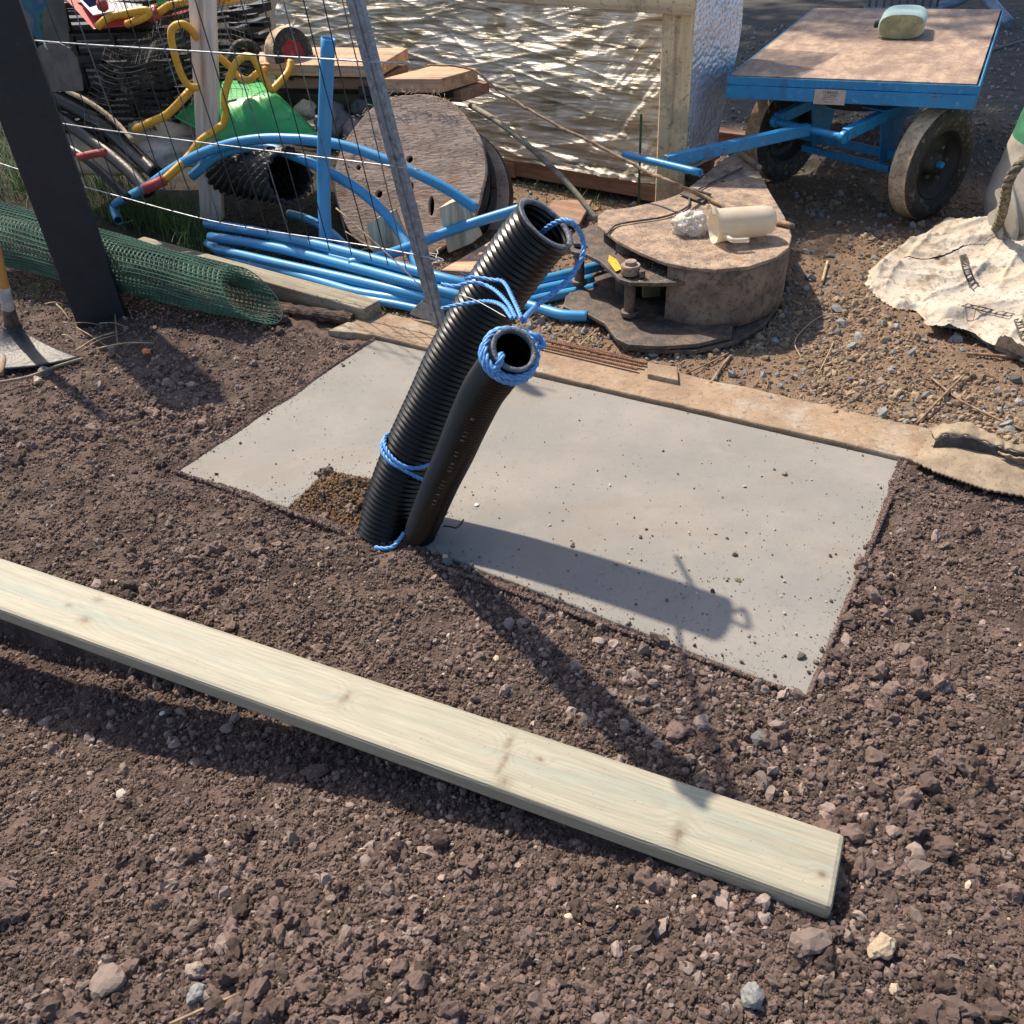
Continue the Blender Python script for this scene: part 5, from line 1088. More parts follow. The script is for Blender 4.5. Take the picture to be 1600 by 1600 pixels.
# ------------------------------------------------------------------ cable drum
def reel():
    b = G(636, 402, .0); t = RY(640, 150, 4.42); c = (b + t) / 2; R = (t - b).length / 2 * 1.03; up = (t - b).normalized(); X = Vector((.94, -.34, 0)); X = (X - up * X.dot(up)).normalized(); Nn = X.cross(up).normalized()
    if Nn.y > 0: Nn = -Nn
    root = empty('cable_drum', b, 'big wooden cable drum leaning behind the blue pipes with black cable on it', 'cable drum')
    def hole(px, py, r, ry=None):
        d = ray(px, py); C = np.array([0, 0, HC]); k = (np.array(c) - C).dot(np.array(Nn)) / d.dot(np.array(Nn)); p = Vector((C + k * d).tolist())
        return [p + X * (r * math.cos(a)) + up * ((ry or r) * math.sin(a)) for a in [2 * math.pi * i / 16 for i in range(16)]]
    out = [c + (X * math.cos(a) + up * math.sin(a)) * R * (1 + .012 * math.sin(a * 7) + random.uniform(-.008, .008)) for a in [2 * math.pi * i / 72 for i in range(72)]]
    f = plate('flange', out, .028, M['reel'], holes=[hole(640, 249, .016), hole(637, 293, .030), hole(592, 303, .018), hole(674, 322, .014, .045), hole(560, 262, .012)], bevel=.003, parent=root, O=c, N=Nn, X=X)
    wd = .38; cb = c - Nn * wd
    f2 = plate('flange', [cb + (X * math.cos(a) + up * math.sin(a)) * R * .99 for a in [2 * math.pi * i / 64 for i in range(64)]], .028, M['reel'], bevel=.003, parent=root, O=cb, N=Nn, X=X)
    cyl('core', c - Nn * .09, cb + Nn * .02, R * .45, M['cable'], root, 32)
    for k in range(9):
        q = c - Nn * (.045 + .037 * k); rr = R * (.86 - .03 * (k % 3)); tube('cable_turn', [q + (X * math.cos(a) + up * math.sin(a)) * rr for a in [2 * math.pi * i / 40 for i in range(41)]], .024, M['cable'], root, n=1, seg=10)
    plate('wrapper', [cb + (X * math.cos(a) + up * math.sin(a)) * R * 1.005 for a in [math.radians(q) for q in range(-60, 80, 6)]] + [cb + (X * math.cos(a) + up * math.sin(a)) * R * .8 for a in [math.radians(q) for q in range(74, -61, -6)]], .06, M['cable'], parent=root, bevel=.004, O=cb - Nn * .01, N=Nn, X=X)
    # frayed splinters on the rim
    for i in range(60):
        a = random.uniform(.1, 2.9); p = c + (X * math.cos(a) + up * math.sin(a)) * R * random.uniform(.97, 1.01) + Nn * .015
        tube('splinter', [p, p + (X * random.uniform(-.03, .03) + up * random.uniform(0, .02) + Nn * random.uniform(0, .015))], .0012, M['straw'], root, seg=4, n=1)
    P = spline([RY(735, 165, 4.6), RY(770, 185, 4.4), RY(810, 215, 4.25), RY(850, 250, 4.2), RY(890, 290, 4.1), RY(934, 345, 3.95)], 8)
    V, Fc = tube_vf(P, .013, 10, True); o = mk('pole', V, Fc, M['greywood'], None, True); tag(o, 'thin dark grey pole sloping from the plank stack down to the gravel', 'pole')
    tube('cable', [RY(735, 160, 4.55), RY(780, 190, 4.45), RY(840, 240, 4.2)], .01, M['cable']) if False else None
reel()
def blk(name, pts, Y, dep, m, label, cat, bevel=.004, par=None):
    """block whose front face is the given picture outline at distance Y and which runs dep deeper"""
    A = [RY(x, y, Y) for x, y in pts]; B = [p + Vector((.05, dep, 0)) for p in A]; n = len(A)
    Fc = [tuple(range(n)), tuple(range(2 * n - 1, n - 1, -1))] + [(i, i + n, (i + 1) % n + n, (i + 1) % n) for i in range(n)]
    me = bpy.data.meshes.new(name); c = A[0].copy(); me.from_pydata([tuple(v - c) for v in A + B], [], Fc); bm = bmesh.new(); bm.from_mesh(me); bmesh.ops.recalc_face_normals(bm, faces=bm.faces); bm.to_mesh(me); bm.free()
    o = link(name, me, m); o.location = c
    b = o.modifiers.new('b', 'BEVEL'); b.width = bevel; b.segments = 2; b.limit_method = 'ANGLE'; b.angle_limit = math.radians(30)
    if label: tag(o, label, cat)
    return o
def board(name, P4, th, m, label, cat, par=None):
    """board whose top face is four world points, th thick downwards"""
    N_ = (P4[1] - P4[0]).cross(P4[3] - P4[0]).normalized(); N_ = N_ if N_.z > 0 else -N_
    o = plate(name, P4, th, m, bevel=.003, N=N_, O=sum(P4, Vector()) / 4, X=P4[1] - P4[0])
    if label: tag(o, label, cat)
    return o
blk('wood_block', [(572, 350), (600, 337), (624, 392), (583, 398)], 3.92, .09, M['block_wood'], 'grey offcut of timber propped on the drum left of the grey channel', 'wood block')
blk('wood_block', [(685, 325), (708, 316), (738, 380), (700, 396)], 3.90, .10, M['block_wood'], 'grey offcut of timber propped on the drum right of the grey channel', 'wood block')
board('board', [G(688, 420, .07), G(790, 425, .06), G(800, 345, .10), G(770, 372, .10)], .022, M['saw_wood'], 'orange-brown board lying beside the thick duct', 'board')
board('board', [G(845, 338, .03), G(905, 350, .03), G(925, 312, .03), G(865, 312, .03)], .02, M['redwood'], 'broken red-brown board behind the thick duct mouth', 'board')
# plank stack on top, left of the wrapped stack
board('plank', [RY(405, 100, 4.75), RY(590, 104, 4.65), RY(637, 74, 5.0), RY(405, 73, 5.1)], .05, M['saw_wood'], 'topmost sawn plank, orange-tan, behind the blue upright', 'plank')
board('plank', [RY(430, 122, 4.80), RY(592, 124, 4.72), RY(636, 96, 5.02), RY(440, 100, 5.1)], .05, M['redwood'], 'second plank of the stack, mossy brown, under the top one', 'plank')
board('plank', [RY(597, 122, 4.62), RY(688, 122, 4.5), RY(746, 110, 4.8), RY(690, 98, 5.1)], .06, M['saw_wood'], 'short thick plank jutting out right under the plank stack', 'plank')
board('plank', [RY(640, 140, 4.7), RY(720, 143, 4.6), RY(764, 127, 4.8), RY(690, 120, 5.0)], .05, M['redwood'], 'reddish plank lowest on the right of the plank stack', 'plank')
board('plank', [RY(560, 137, 4.7), RY(708, 138, 4.6), RY(712, 128, 4.8), RY(560, 128, 4.9)], .04, M['black_plastic'], 'black slab squeezed between the planks and the drum', 'slab')
board('plank', [RY(430, 145, 4.85), RY(600, 148, 4.8), RY(600, 135, 5.0), RY(430, 135, 5.0)], .10, mat('moss_wood', (.10, .10, .045), (.05, .05, .03), rough=.95), 'dark mossy beam under the plank stack', 'beam')
for (x, y, r, sd_, lb, mm) in ((520, 190, .10, 41, 'large grey boulder behind the blue upright', 'greystone'), (575, 172, .09, 42, 'grey boulder partly behind the cable drum', 'greystone'), (478, 172, .06, 43, 'tan boulder right of the green wheelbarrow', 'pale_stone'), (555, 205, .10, 45, 'dark boulder low against the cable drum', 'stone')):
    me = rockmesh('boulder', sd_, M[mm], 4, .22, .75); o = link('boulder', me, None, smooth=True); o.location = RY(x, y, 4.75); o.scale = (r, r, r); tag(o, lb, 'boulder')

# ------------------------------------------------------------------ wheelbarrows
def barrow():
    root = empty('wheelbarrow', RY(390, 215, 4.7), 'green wheelbarrow turned upside down with yellow tube frame', 'wheelbarrow')
    pts = {'A': (274, 182, 4.85), 'B': (343, 218, 4.5), 'C': (499, 208, 4.5), 'D': (446, 158, 5.1), 'E': (318, 134, 5.2), 'P': (358, 160, 4.62), 'Q': (430, 143, 4.66), 'R': (408, 122, 4.95), 'S': (348, 124, 4.98)}
    k = list(pts); V = [RY(*pts[q]) for q in k]; ix = {q: i for i, q in enumerate(k)}
    Fc = [tuple(ix[c] for c in f) for f in ('ABPS', 'BCQP', 'CDRQ', 'EASR' if False else 'DESR', 'EAS', 'PQRS')]
    t = mk('tray', V, Fc, M['green_tray'], root, True, .035, 5); t.data.set_sharp_from_angle(angle=math.radians(180)); s2 = t.modifiers.new('so', 'SOLIDIFY'); s2.thickness = .004
    rim = [V[ix[c]] for c in 'ABC']; tube('rim', [rim[0], rim[0].lerp(rim[1], .6), rim[1] + Vector((.02, 0, 0)), rim[1].lerp(rim[2], .5) + Vector((0, -.005, -.01)), rim[2]], .006, M['green_tray'], root, seg=8)
    ty = lambda L_, nm='frame_tube', r=.0165: tube(nm, [RY(*p) for p in L_], r, M['yellow_tube'], root, seg=12)
    ty([(312, 137, 4.5), (296, 134, 4.5), (284, 118, 4.5), (273, 85, 4.5), (267, 55, 4.5), (272, 42, 4.5), (286, 38, 4.5), (298, 46, 4.52), (306, 58, 4.6), (318, 70, 4.65), (336, 84, 4.7), (358, 103, 4.7), (374, 120, 4.68), (388, 125, 4.65), (402, 115, 4.65), (415, 108, 4.7)])
    ty([(348, 196, 4.46), (354, 176, 4.46), (350, 158, 4.46), (356, 130, 4.5), (368, 100, 4.52), (380, 89, 4.55), (394, 90, 4.55), (404, 106, 4.55), (414, 126, 4.56), (424, 142, 4.56)])
    ty([(424, 142, 4.56), (436, 130, 4.6), (450, 113, 4.65), (454, 96, 4.7)])
    ty([(300, 138, 4.55), (284, 156, 4.5), (262, 178, 4.5), (240, 189, 4.5), (212, 202, 4.55)], r=.018)
    ty([(348, 196, 4.46), (330, 208, 4.4), (312, 222, 4.36), (290, 250, 4.3), (256, 282, 4.25)], r=.018)
    tube('grip', [RY(258, 281, 4.25), RY(225, 296, 4.22)], .024, M['red_grip'], root, seg=14, raw=True)
    obox('bracket', RY(360, 158, 4.55), (.03, 0, .004), (0, .012, 0), (0, 0, .003), M['pale_stone'], root, .001)
    # wheel
    c = RY(452, 86, 4.85); A = Vector((.74, -.66, .12)).normalized(); w = empty('wheel', c); w.parent = root; w.matrix_parent_inverse = Matrix.Translation(-root.location); R = .128; hw = .045
    for nm, prof, m in (('tyre', [(-hw * .7, R * .6), (-hw, R * .75), (-hw * .8, R * .93), (0, R), (hw * .8, R * .93)], M['tread']), ('tyre_side', [(hw * .8, R * .93), (hw, R * .75), (hw * .8, R * .5)], M['rubber']), ('rim', [(hw * .8, R * .52), (hw * .6, R * .45), (hw * .2, R * .4), (hw * .3, R * .2), (hw * .6, R * .15), (hw * .6, .001)], M['red_grip'])):
        ob = lathe(nm, c, A, prof, m, None, 40); ob.parent = w; ob.matrix_parent_inverse = Matrix.Translation(-c)
    # second barrow, red, at the top left
    r2 = empty('wheelbarrow', RY(180, 45, 4.9), 'red wheelbarrow tub with yellow tube resting on the black crates', 'wheelbarrow')
    P = [(95, -10, 5.0), (146, 45, 4.85), (200, 41, 4.85), (243, 28, 4.9), (235, -10, 5.1)]; A_ = [RY(*p) for p in P]; B_ = [p + Vector((.1, .5, -.05)) for p in A_]
    n = 5; mk('tub', A_ + B_, [tuple(range(n)), (0, 1, 6, 5), (1, 2, 7, 6), (2, 3, 8, 7), (3, 4, 9, 8)], M['red_body'], r2, False, .01)
    In = [RY(x, y, d) for x, y, d in ((118, -10, 4.96), (150, 34, 4.83), (172, 12, 4.83), (222, 10, 4.84), (225, -10, 5.0))]; plate('tub_lining', In, .006, mat('lilac_grey', (.50, .46, .50), (.42, .38, .42), rough=.6), parent=r2)
    for L_ in ([(152, 42, 4.75), (170, 28, 4.75), (200, 20, 4.75), (228, 16, 4.75), (232, 22, 4.75), (220, 30, 4.75), (198, 38, 4.78)], [(245, 22, 4.8), (262, 10, 4.8), (275, 6, 4.8), (300, 2, 4.8), (352, 0, 4.85), (380, -6, 4.9)]): tube('frame_tube', [RY(*p) for p in L_], .0165, M['yellow_tube'], r2, seg=12)
    obj = tube('grip', [RY(232, 28, 4.78), RY(247, 20, 4.78)], .026, M['red_grip'], r2, seg=14, raw=True)
    q = RY(160, 8, 4.75); lathe('knob', q, (1, 0, 0), [(-.025, .001), (-.02, .02), (0, .03), (.02, .02), (.025, .001)], M['red_grip'], r2, 20)
    plate('blue_bracket', [RY(120, -8, 4.8), RY(140, 12, 4.8), (RY(152, 8, 4.8)), RY(150, -8, 4.8)], .01, mat('dark_blue', (.02, .04, .15), rough=.5), parent=r2)
    o = plate('green_crate_side', [RY(242, -8, 4.95), RY(248, 20, 4.95), RY(275, 14, 4.95), RY(272, -8, 4.95)], .01, mat('leaf_green', (.10, .50, .12), rough=.5), bevel=.001); tag(o, 'small patch of bright green plastic between red tub and post', 'plastic sheet')
barrow()

# ------------------------------------------------------------------ black crates and pallets, top left
def crates():
    root = None; Xr = Vector((.97, -.25, 0)).normalized(); Yr = Vector((.25, .97, 0)).normalized(); Z = Vector((0, 0, 1))
    names = ['topmost', 'second', 'third', 'fourth', 'lowest']
    for i in range(5):
        z0 = RY(190, 205, 5.3).z + (.135) * (4 - i); c = RY(190, 120, 5.3); c = Vector((c.x, c.y, z0)); r = empty('plastic_crate', c, '%s black plastic crate of the stack under the red wheelbarrow tub' % names[i], 'crate')
        W = .46; D = .3; h = .12
        for (pc, a, b, t) in ((c - Yr * D, Xr, W, 1), (c + Yr * D, Xr, W, 1), (c - Xr * W, Yr, D, 0), (c + Xr * W, Yr, D, 0)):
            for k in range(4): obox('slat', pc + Z * (.015 + k * .03), a * b, (Yr if t else Xr) * .006, Z * .009, M['black_plastic'], r, .0015)
        for sx in (-1, -.5, 0, .5, 1): obox('rib', c - Yr * (D + .006) + Xr * W * sx * .98 + Z * h / 2, Xr * .012, Yr * .012, Z * h / 2, M['black_plastic'], r, .002)
        obox('floor', c + Z * .004, Xr * W, Yr * D, Z * .004, M['black_plastic'], r, 0)
        obox('top_lip', c - Yr * (D + .004) + Z * (h - .004), Xr * W, Yr * .014, Z * .006, M['black_plastic'], r, .002)
    for i, nm in enumerate(('topmost', 'second', 'third', 'fourth', 'lowest')):
        p = RY(335, 22 + 25 * i, 5.2); q = RY(392, 16 + 28 * i + (i % 2) * 4, 5.1); r = empty('plastic_pallet', p, '%s black slatted pallet end right of the weathered wooden post' % nm, 'pallet')
        for k in range(2): bar('slat', p - Z * .03 * k, q - Z * .03 * k + Yr * .05 * k, .06, .018, M['black_plastic'], r)
        bar('foot', p.lerp(q, .5) - Z * .02, p.lerp(q, .5) + Yr * .4 - Z * .02, .05, .05, M['black_plastic'], r)
        bar('slat', p + Yr * .2, q + Yr * .2, .06, .018, M['black_plastic'], r)
    for (px, py, R) in ((142, 128, .13), (225, 130, .12), (385, 92, .09)):
        c = RY(px, py, 5.0); r = lathe('tyre', c, (.35, -1, .25), [(-.03, R * .6), (-.045, R * .8), (-.02, R), (.02, R), (.045, R * .8), (.03, R * .6), (0, R * .5)], M['rubber'], None, 36)
        tag(r, {142: 'worn black tyre leaning on the crates left of the netting', 225: 'worn black tyre leaning on the crates under the netting', 385: 'black tyre behind the weathered post and yellow tube'}[px], 'tyre')
crates()
# fine black netting draped over crates
def net():
    V = []; Fc = []
    def line(P):
        nonlocal V, Fc
        v, f = tube_vf(P, .0011, 4, False, len(V)); V += v; Fc += f
    def S(a, b): # draped surface
        x = 150 + 250 * a + 18 * math.sin(b * 5 + a * 3) ; y = -20 + 215 * b + 12 * math.sin(a * 6); d = 4.72 + .12 * math.sin(a * 7 + b * 4) + .1 * math.sin(b * 9)
        return RY(x, y, d)
    for i in range(34):
        a = i / 33; line([S(min(1, max(0, a + .18 * math.sin(a * 9) * b / 12.)), b / 12.) for b in range(13)])
    for j in range(26):
        b = j / 25; line([S(a / 12., b + .02 * math.sin(a)) for a in range(13)])
    for i in range(26):
        line([S(i / 26 * .8 + .2 * k / 10, k / 10) for k in range(11)])
    o = mk('netting', V, Fc, M['net_black']); tag(o, 'fine black garden netting draped over crates and green wheelbarrow', 'netting', kind='stuff')
net()

# left clutter
def clutter():
    for pts, r, lb in (([(60, 140, 5.0), (110, 165, 4.9), (160, 195, 4.8), (205, 235, 4.65), (245, 272, 4.5)], .036, 'upper thick black hose slanting behind the steel post'), ([(60, 165, 4.95), (110, 195, 4.85), (160, 232, 4.7), (205, 270, 4.55), (232, 300, 4.45)], .034, 'lower thick black hose slanting behind the steel post'), ([(95, 225, 4.4), (130, 245, 4.3), (165, 275, 4.25), (200, 310, 4.2)], .02, 'thin black hose lowest behind the steel post')):
        o = tube('black_hose', [RY(*p) for p in pts], r, M['cable'], seg=16); tag(o, lb, 'hose')
    o = tube('brown_edge_strip', [RY(105, 142, 4.85), RY(140, 160, 4.78), RY(180, 190, 4.7), RY(208, 220, 4.6)], .012, M['straw']); tag(o, 'pale strip lying along the upper black hose', 'strip')
    def lump(name, px, py, Y, rx, ry, rz, m, lb, cat, seed, rot=0):
        bm = bmesh.new(); bmesh.ops.create_icosphere(bm, subdivisions=4, radius=1); off = Vector((seed * 3.1, 0, 0))
        for v in bm.verts:
            e = .75; v.co = Vector((math.copysign(abs(v.co.x) ** e, v.co.x), math.copysign(abs(v.co.y) ** e, v.co.y), math.copysign(abs(v.co.z) ** e, v.co.z))); n = mnoise.noise(v.co * 1.4 + off) * .25 + mnoise.noise(Vector((v.co.x * 2, v.co.y * 6, v.co.z * 6)) + off) * .10; v.co *= 1 + n; v.co.x *= rx; v.co.y *= ry; v.co.z *= rz
        me = bpy.data.meshes.new(name); bm.to_mesh(me); bm.free(); o = link(name, me, m, smooth=True); o.location = RY(px, py, Y); o.rotation_euler = (0, rot, 0); tag(o, lb, cat)
    lump('sack', 262, 212, 4.95, .20, .16, .10, M['sack'], 'beige sack under the green wheelbarrow, left of the weathered post', 'sack', 1, .05)
    lump('sack', 266, 240, 4.75, .17, .14, .07, M['bag_clean'], 'pale folded sack below the beige sack', 'sack', 2)
    lump('sack', 150, 240, 5.1, .26, .14, .11, M['sack'], 'stained beige sack behind the black hoses', 'sack', 3, .12)
    tube_ = tube('grip', [RY(122, 246, 4.15), RY(150, 240, 4.15), RY(166, 238, 4.15)], .017, M['red_grip']); tag(tube_, 'faded red handle grip between the black hoses', 'grip')
    # coloured sheet top left
    cs = bpy.data.materials.new('painted_sheet'); cs.use_nodes = True; N = cs.node_tree.nodes; L = cs.node_tree.links; tc = N.new('ShaderNodeTexCoord'); nz = N.new('ShaderNodeTexNoise'); nz.inputs['Scale'].default_value = 7; nz.inputs['Detail'].default_value = 3; L.new(tc.outputs['Object'], nz.inputs[0])
    cr = N.new('ShaderNodeValToRGB'); cr.color_ramp.interpolation = 'EASE'; e = cr.color_ramp.elements; e[0].position = .36; e[0].color = (.015, .06, .03, 1); e[1].position = .44; e[1].color = (.03, .17, .17, 1); x = e.new(.53); x.color = (.03, .10, .24, 1); x = e.new(.62); x.color = (.12, .16, .19, 1); x = e.new(.70); x.color = (.30, .20, .03, 1)
    L.new(nz.outputs[0], cr.inputs[0]); L.new(cr.outputs[0], N['Principled BSDF'].inputs['Base Color']); N['Principled BSDF'].inputs['Roughness'].default_value = .6
    o = plate('painted_sheet', [RY(x, y, 4.75) for x, y in ((16, -10), (28, 30), (48, 50), (62, 68), (69, 66), (69, 26), (78, 10), (80, -10))], .006, cs, bevel=.001); tag(o, 'teal, blue and yellow patterned plastic sheet behind the steel post', 'plastic sheet')
    o = plate('grey_sheet', [RY(x, y, 4.7) for x, y in ((69, 68), (67, 24), (78, -10), (98, -10), (106, 30), (110, 75))], .006, mat('olive_grey', (.13, .125, .10), (.09, .085, .07), rough=.8), bevel=.001); tag(o, 'olive grey sheet beside the patterned plastic sheet', 'plastic sheet')
clutter()

# perforated wavy black drain
def drain():
    P = [RY(352, 262, 4.55), RY(385, 268, 4.42), RY(420, 272, 4.25), RY(452, 276, 4.1)]; Q = resample(spline(P, 6), .012); fr = frames(Q); V = []; Fc = []; seg = 90
    for i, (p, (t, u, w)) in enumerate(zip(Q, fr)):
        for k in range(seg):
            a = 2 * math.pi * k / seg; R = .115 * (1 + .09 * math.sin(k * 2 * math.pi / 4.5 + (i // 2) * 2.2) + .10 * (float(vn(k * .4, i * .5, 8)) - .5)) ; V.append(p + u * math.cos(a) * R + w * math.sin(a) * R)
    for i in range(len(Q) - 1):
        for k in range(seg): a = i * seg + k; b = i * seg + (k + 1) % seg; Fc.append((a, b, b + seg, a + seg))
    o = mk('drain_pipe', V, Fc, M['black_plastic'], None, True); s = o.modifiers.new('s', 'SOLIDIFY'); s.thickness = .012; tag(o, 'crinkled black drainage pipe with an open end under the blue arches', 'drain pipe')
drain()

# ------------------------------------------------------------------ green mesh roll
def meshroll():
    a = G(-60, 350, .22); b = G(392, 462, .135); A = (b - a); L = A.length; A.normalize(); u = Vector((0, 0, 1)); u = (u - A * u.z).normalized(); w = A.cross(u); V = []; Fc = []
    def rad(s, ang, layer): return (.225 - .080 * s / L) * (1 - .10 * layer) * (1 + .05 * math.sin(2 * ang + 1) * (1 - .5 * layer)) + .006 * math.sin(s * 9 + ang * 3)
    def pt(s, ang, layer=0):
        r = rad(s, ang, layer); return a + A * s + u * (math.cos(ang) * r * .92) + w * (math.sin(ang) * r * 1.08)
    def line(P, r=.0019):
        nonlocal V, Fc
        v, f = tube_vf(P, r, 4, False, len(V)); V += v; Fc += f
    for layer in (0, 1, 2):
        s = 0
        while s < L - layer * .03:
            line([pt(s + .01 * math.sin(k * .5 + layer), 2 * math.pi * k / 28 + layer, layer) for k in range(29)]); s += .024
        nk = 42 - 6 * layer
        for k in range(nk):
            line([pt(L * j / 24, 2 * math.pi * k / nk + .12 * math.sin(j * .6) * .4, layer) for j in range(25)])
    line([pt(L + .002, 2 * math.pi * k / 40) for k in range(41)], .0022)
    o = mk('mesh_roll', V, Fc, M['net_green'], None, False); tag(o, 'roll of dark green square garden mesh lying behind the steel post', 'mesh roll')
meshroll()
o = bar('sleeper', G(215, 385, .035), G(583, 488, .03), .10, .07, M['greywood'], None, bevel=.006); tag(o, 'pale old timber edging sleeper between mesh roll and blue pipes', 'sleeper')
def barkpiece():
    a, b = G(430, 482, .02), G(552, 498, .015); P = resample([a, b], .01); V = []; Fc = []; seg = 14
    fr = frames(P)
    for i, (p, (t, u, w)) in enumerate(zip(P, fr)):
        for k in range(seg):
            an = 2 * math.pi * k / seg; r = .032 * (1 + .5 * (float(vn(i * .35, k * .8, 3)) - .5)); V.append(p + u * math.cos(an) * r * .7 + w * math.sin(an) * r)
    for i in range(len(P) - 1):
        for k in range(seg): c = i * seg + k; d = i * seg + (k + 1) % seg; Fc.append((c, d, d + seg, c + seg))
    Fc.append(tuple(range(seg))[::-1]); Fc.append(tuple((len(P) - 1) * seg + k for k in range(seg)))
    o = mk('bark_log', V, Fc, M['bark']); tag(o, 'split piece of dark bark-covered log at the edge of the soil', 'log')
barkpiece()

# ------------------------------------------------------------------ grass
def grass():
    V = []; Fc = []
    def blade(p, h, lean, az, w=.0022):
        n = 5; i0 = len(V); d = Vector((math.cos(az), math.sin(az), 0)); s = Vector((-d.y, d.x, 0))
        for k in range(n + 1):
            t = k / n; c = p + Vector((0, 0, h * (t - .35 * lean * t * t * t))) + d * (lean * h * t * t); ww = w * (1 - t * .95); V.append(c - s * ww); V.append(c + s * ww)
        for k in range(n): a = i0 + 2 * k; Fc.append((a, a + 1, a + 3, a + 2))
    def tuft(px, py, n, h, sp=.05):
        c = G(px, py, 0); c.z = float(hgt(c.x, c.y))
        for i in range(n): blade(c + Vector((random.gauss(0, sp), random.gauss(0, sp), 0)), h * random.uniform(.45, 1.15), random.uniform(.2, 1.1), random.uniform(0, 6.28))
    for (x, y, n, h, s) in ((10, 210, 160, .4, .2), (40, 300, 120, .3, .14), (-10, 290, 120, .35, .16), (130, 330, 100, .25, .12), (200, 320, 90, .28, .1), (240, 335, 80, .25, .08), (160, 290, 80, .3, .14), (60, 250, 90, .35, .16), (-20, 250, 80, .35, .16), (110, 280, 80, .3, .14), (20, 170, 70, .35, .2), (150, 300, 70, .3, .1), (-30, 190, 60, .35, .2), (90, 200, 60, .3, .2), (250, 352, 90, .26, .06), (285, 365, 90, .28, .06), (210, 345, 60, .24, .06), (320, 378, 50, .22, .05), (345, 372, 40, .2, .05), (180, 340, 40, .2, .06), (300, 395, 40, .15, .05), (395, 425, 20, .12, .03), (560, 470, 25, .07, .05), (600, 476, 25, .06, .05), (440, 440, 20, .08, .04), (50, 300, 40, .2, .1), (100, 330, 30, .2, .08), (60, 470, 40, .07, .08), (120, 490, 20, .05, .05), (880, 300, 30, .10, .08), (920, 318, 18, .08, .05), (840, 290, 30, .08, .08), (670, 480, 20, .05, .04), (1040, 330, 15, .06, .04)): tuft(x, y, n, h, s)
    o = mk('grass', V, Fc, M['grass']); tag(o, 'green grass growing along the foot of the fence', 'grass', kind='stuff')
grass()

# ------------------------------------------------------------------ shovel and twigs at the left
def shovel():
    root = empty('shovel', G(50, 560), 'old shovel standing at the left with orange handle and black blade', 'shovel')
    sock = RY(20, 512, 3.32); up = (RY(-12, 370, 3.2) - sock).normalized()
    cyl('handle', sock + up * .20, sock + up * .75, .020, mat('orange_wood', (.66, .36, .12), (.55, .30, .10), rough=.6), root, 18)
    cyl('painted_band', sock + up * .10, sock + up * .21, .0215, mat('chipped_white', (.6, .6, .62), (.4, .4, .42), scale=20, rough=.7), root, 18)
    cyl('socket', sock + up * .0, sock + up * .10, .030, M['rust_dark'], root, 18, r2=.023)
    lathe('collar', sock, up, [(0, .030), (.004, .036), (.012, .036), (.016, .030)], M['rust_dark'], root, 24)
    V = []; Fc = []; na, nb = 24, 16; base = G(-10, 590, .0); tip = G(128, 560, .01); front = G(40, 592, 0)
    for j in range(nb + 1):
        t = j / nb
        for i in range(na + 1):
            s = i / na * 2 - 1; top = sock + Vector((.028 * math.sin(s * 1.4), -.028 * math.cos(s * 1.4), 0))
            low = G(58, 573, .0).lerp(tip if s > 0 else G(-60, 585, 0), abs(s)) + Vector((0, -.03 * (1 - s * s), 0)); e = t ** 1.6
            p = top.lerp(low, t); p.z = top.z * (1 - t) ** 1.5 + .012; q = top.lerp(low, e); V.append(Vector((q.x, q.y, p.z)))
    for j in range(nb):
        for i in range(na): a = j * (na + 1) + i; Fc.append((a, a + 1, a + na + 2, a + na + 1))
    w = mk('blade', V, Fc, mat('worn_blade', (.03, .033, .04), (.02, .02, .025), scale=8, rough=.5, c3=(.22, .17, .13), c3amt=.33, c3scale=9), root, True); s = w.modifiers.new('s', 'SOLIDIFY'); s.thickness = .006
    tube('blade_edge', [G(-20, 600, .02), G(40, 590, .018), G(90, 572, .018), G(130, 560, .018)], .006, M['oldwood'], root)
    tws = [((120, 512), (190, 560), .003), ((118, 548), (184, 518), .0035), ((150, 545), (240, 536), .003), ((180, 470), (184, 540), .003), ((125, 550), (186, 522), .002), ((148, 556), (165, 568), .0028), ((200, 480), (208, 500), .0035), ((70, 475), (105, 478), .003), ((88, 475), (110, 502), .003), ((20, 533), (2, 585), .008), ((155, 505), (200, 512), .0018), ((100, 508), (160, 508), .0018), ((140, 540), (160, 525), .002), ((97, 523), (118, 535), .003)]
    for i, (a, b, r) in enumerate(tws):
        p, q = G(*a, .02 + .02 * (i % 3)), G(*b, .012); m_ = p.lerp(q, .5) + Vector((0, 0, .012)); o = tube('twig', [p, m_, q], r, M['straw'] if i % 3 else M['twig'], seg=6, n=4); tag(o, 'dry twig in the litter heap between the shovel and the steel post', 'twig', 'dry twigs beside the shovel')
shovel()
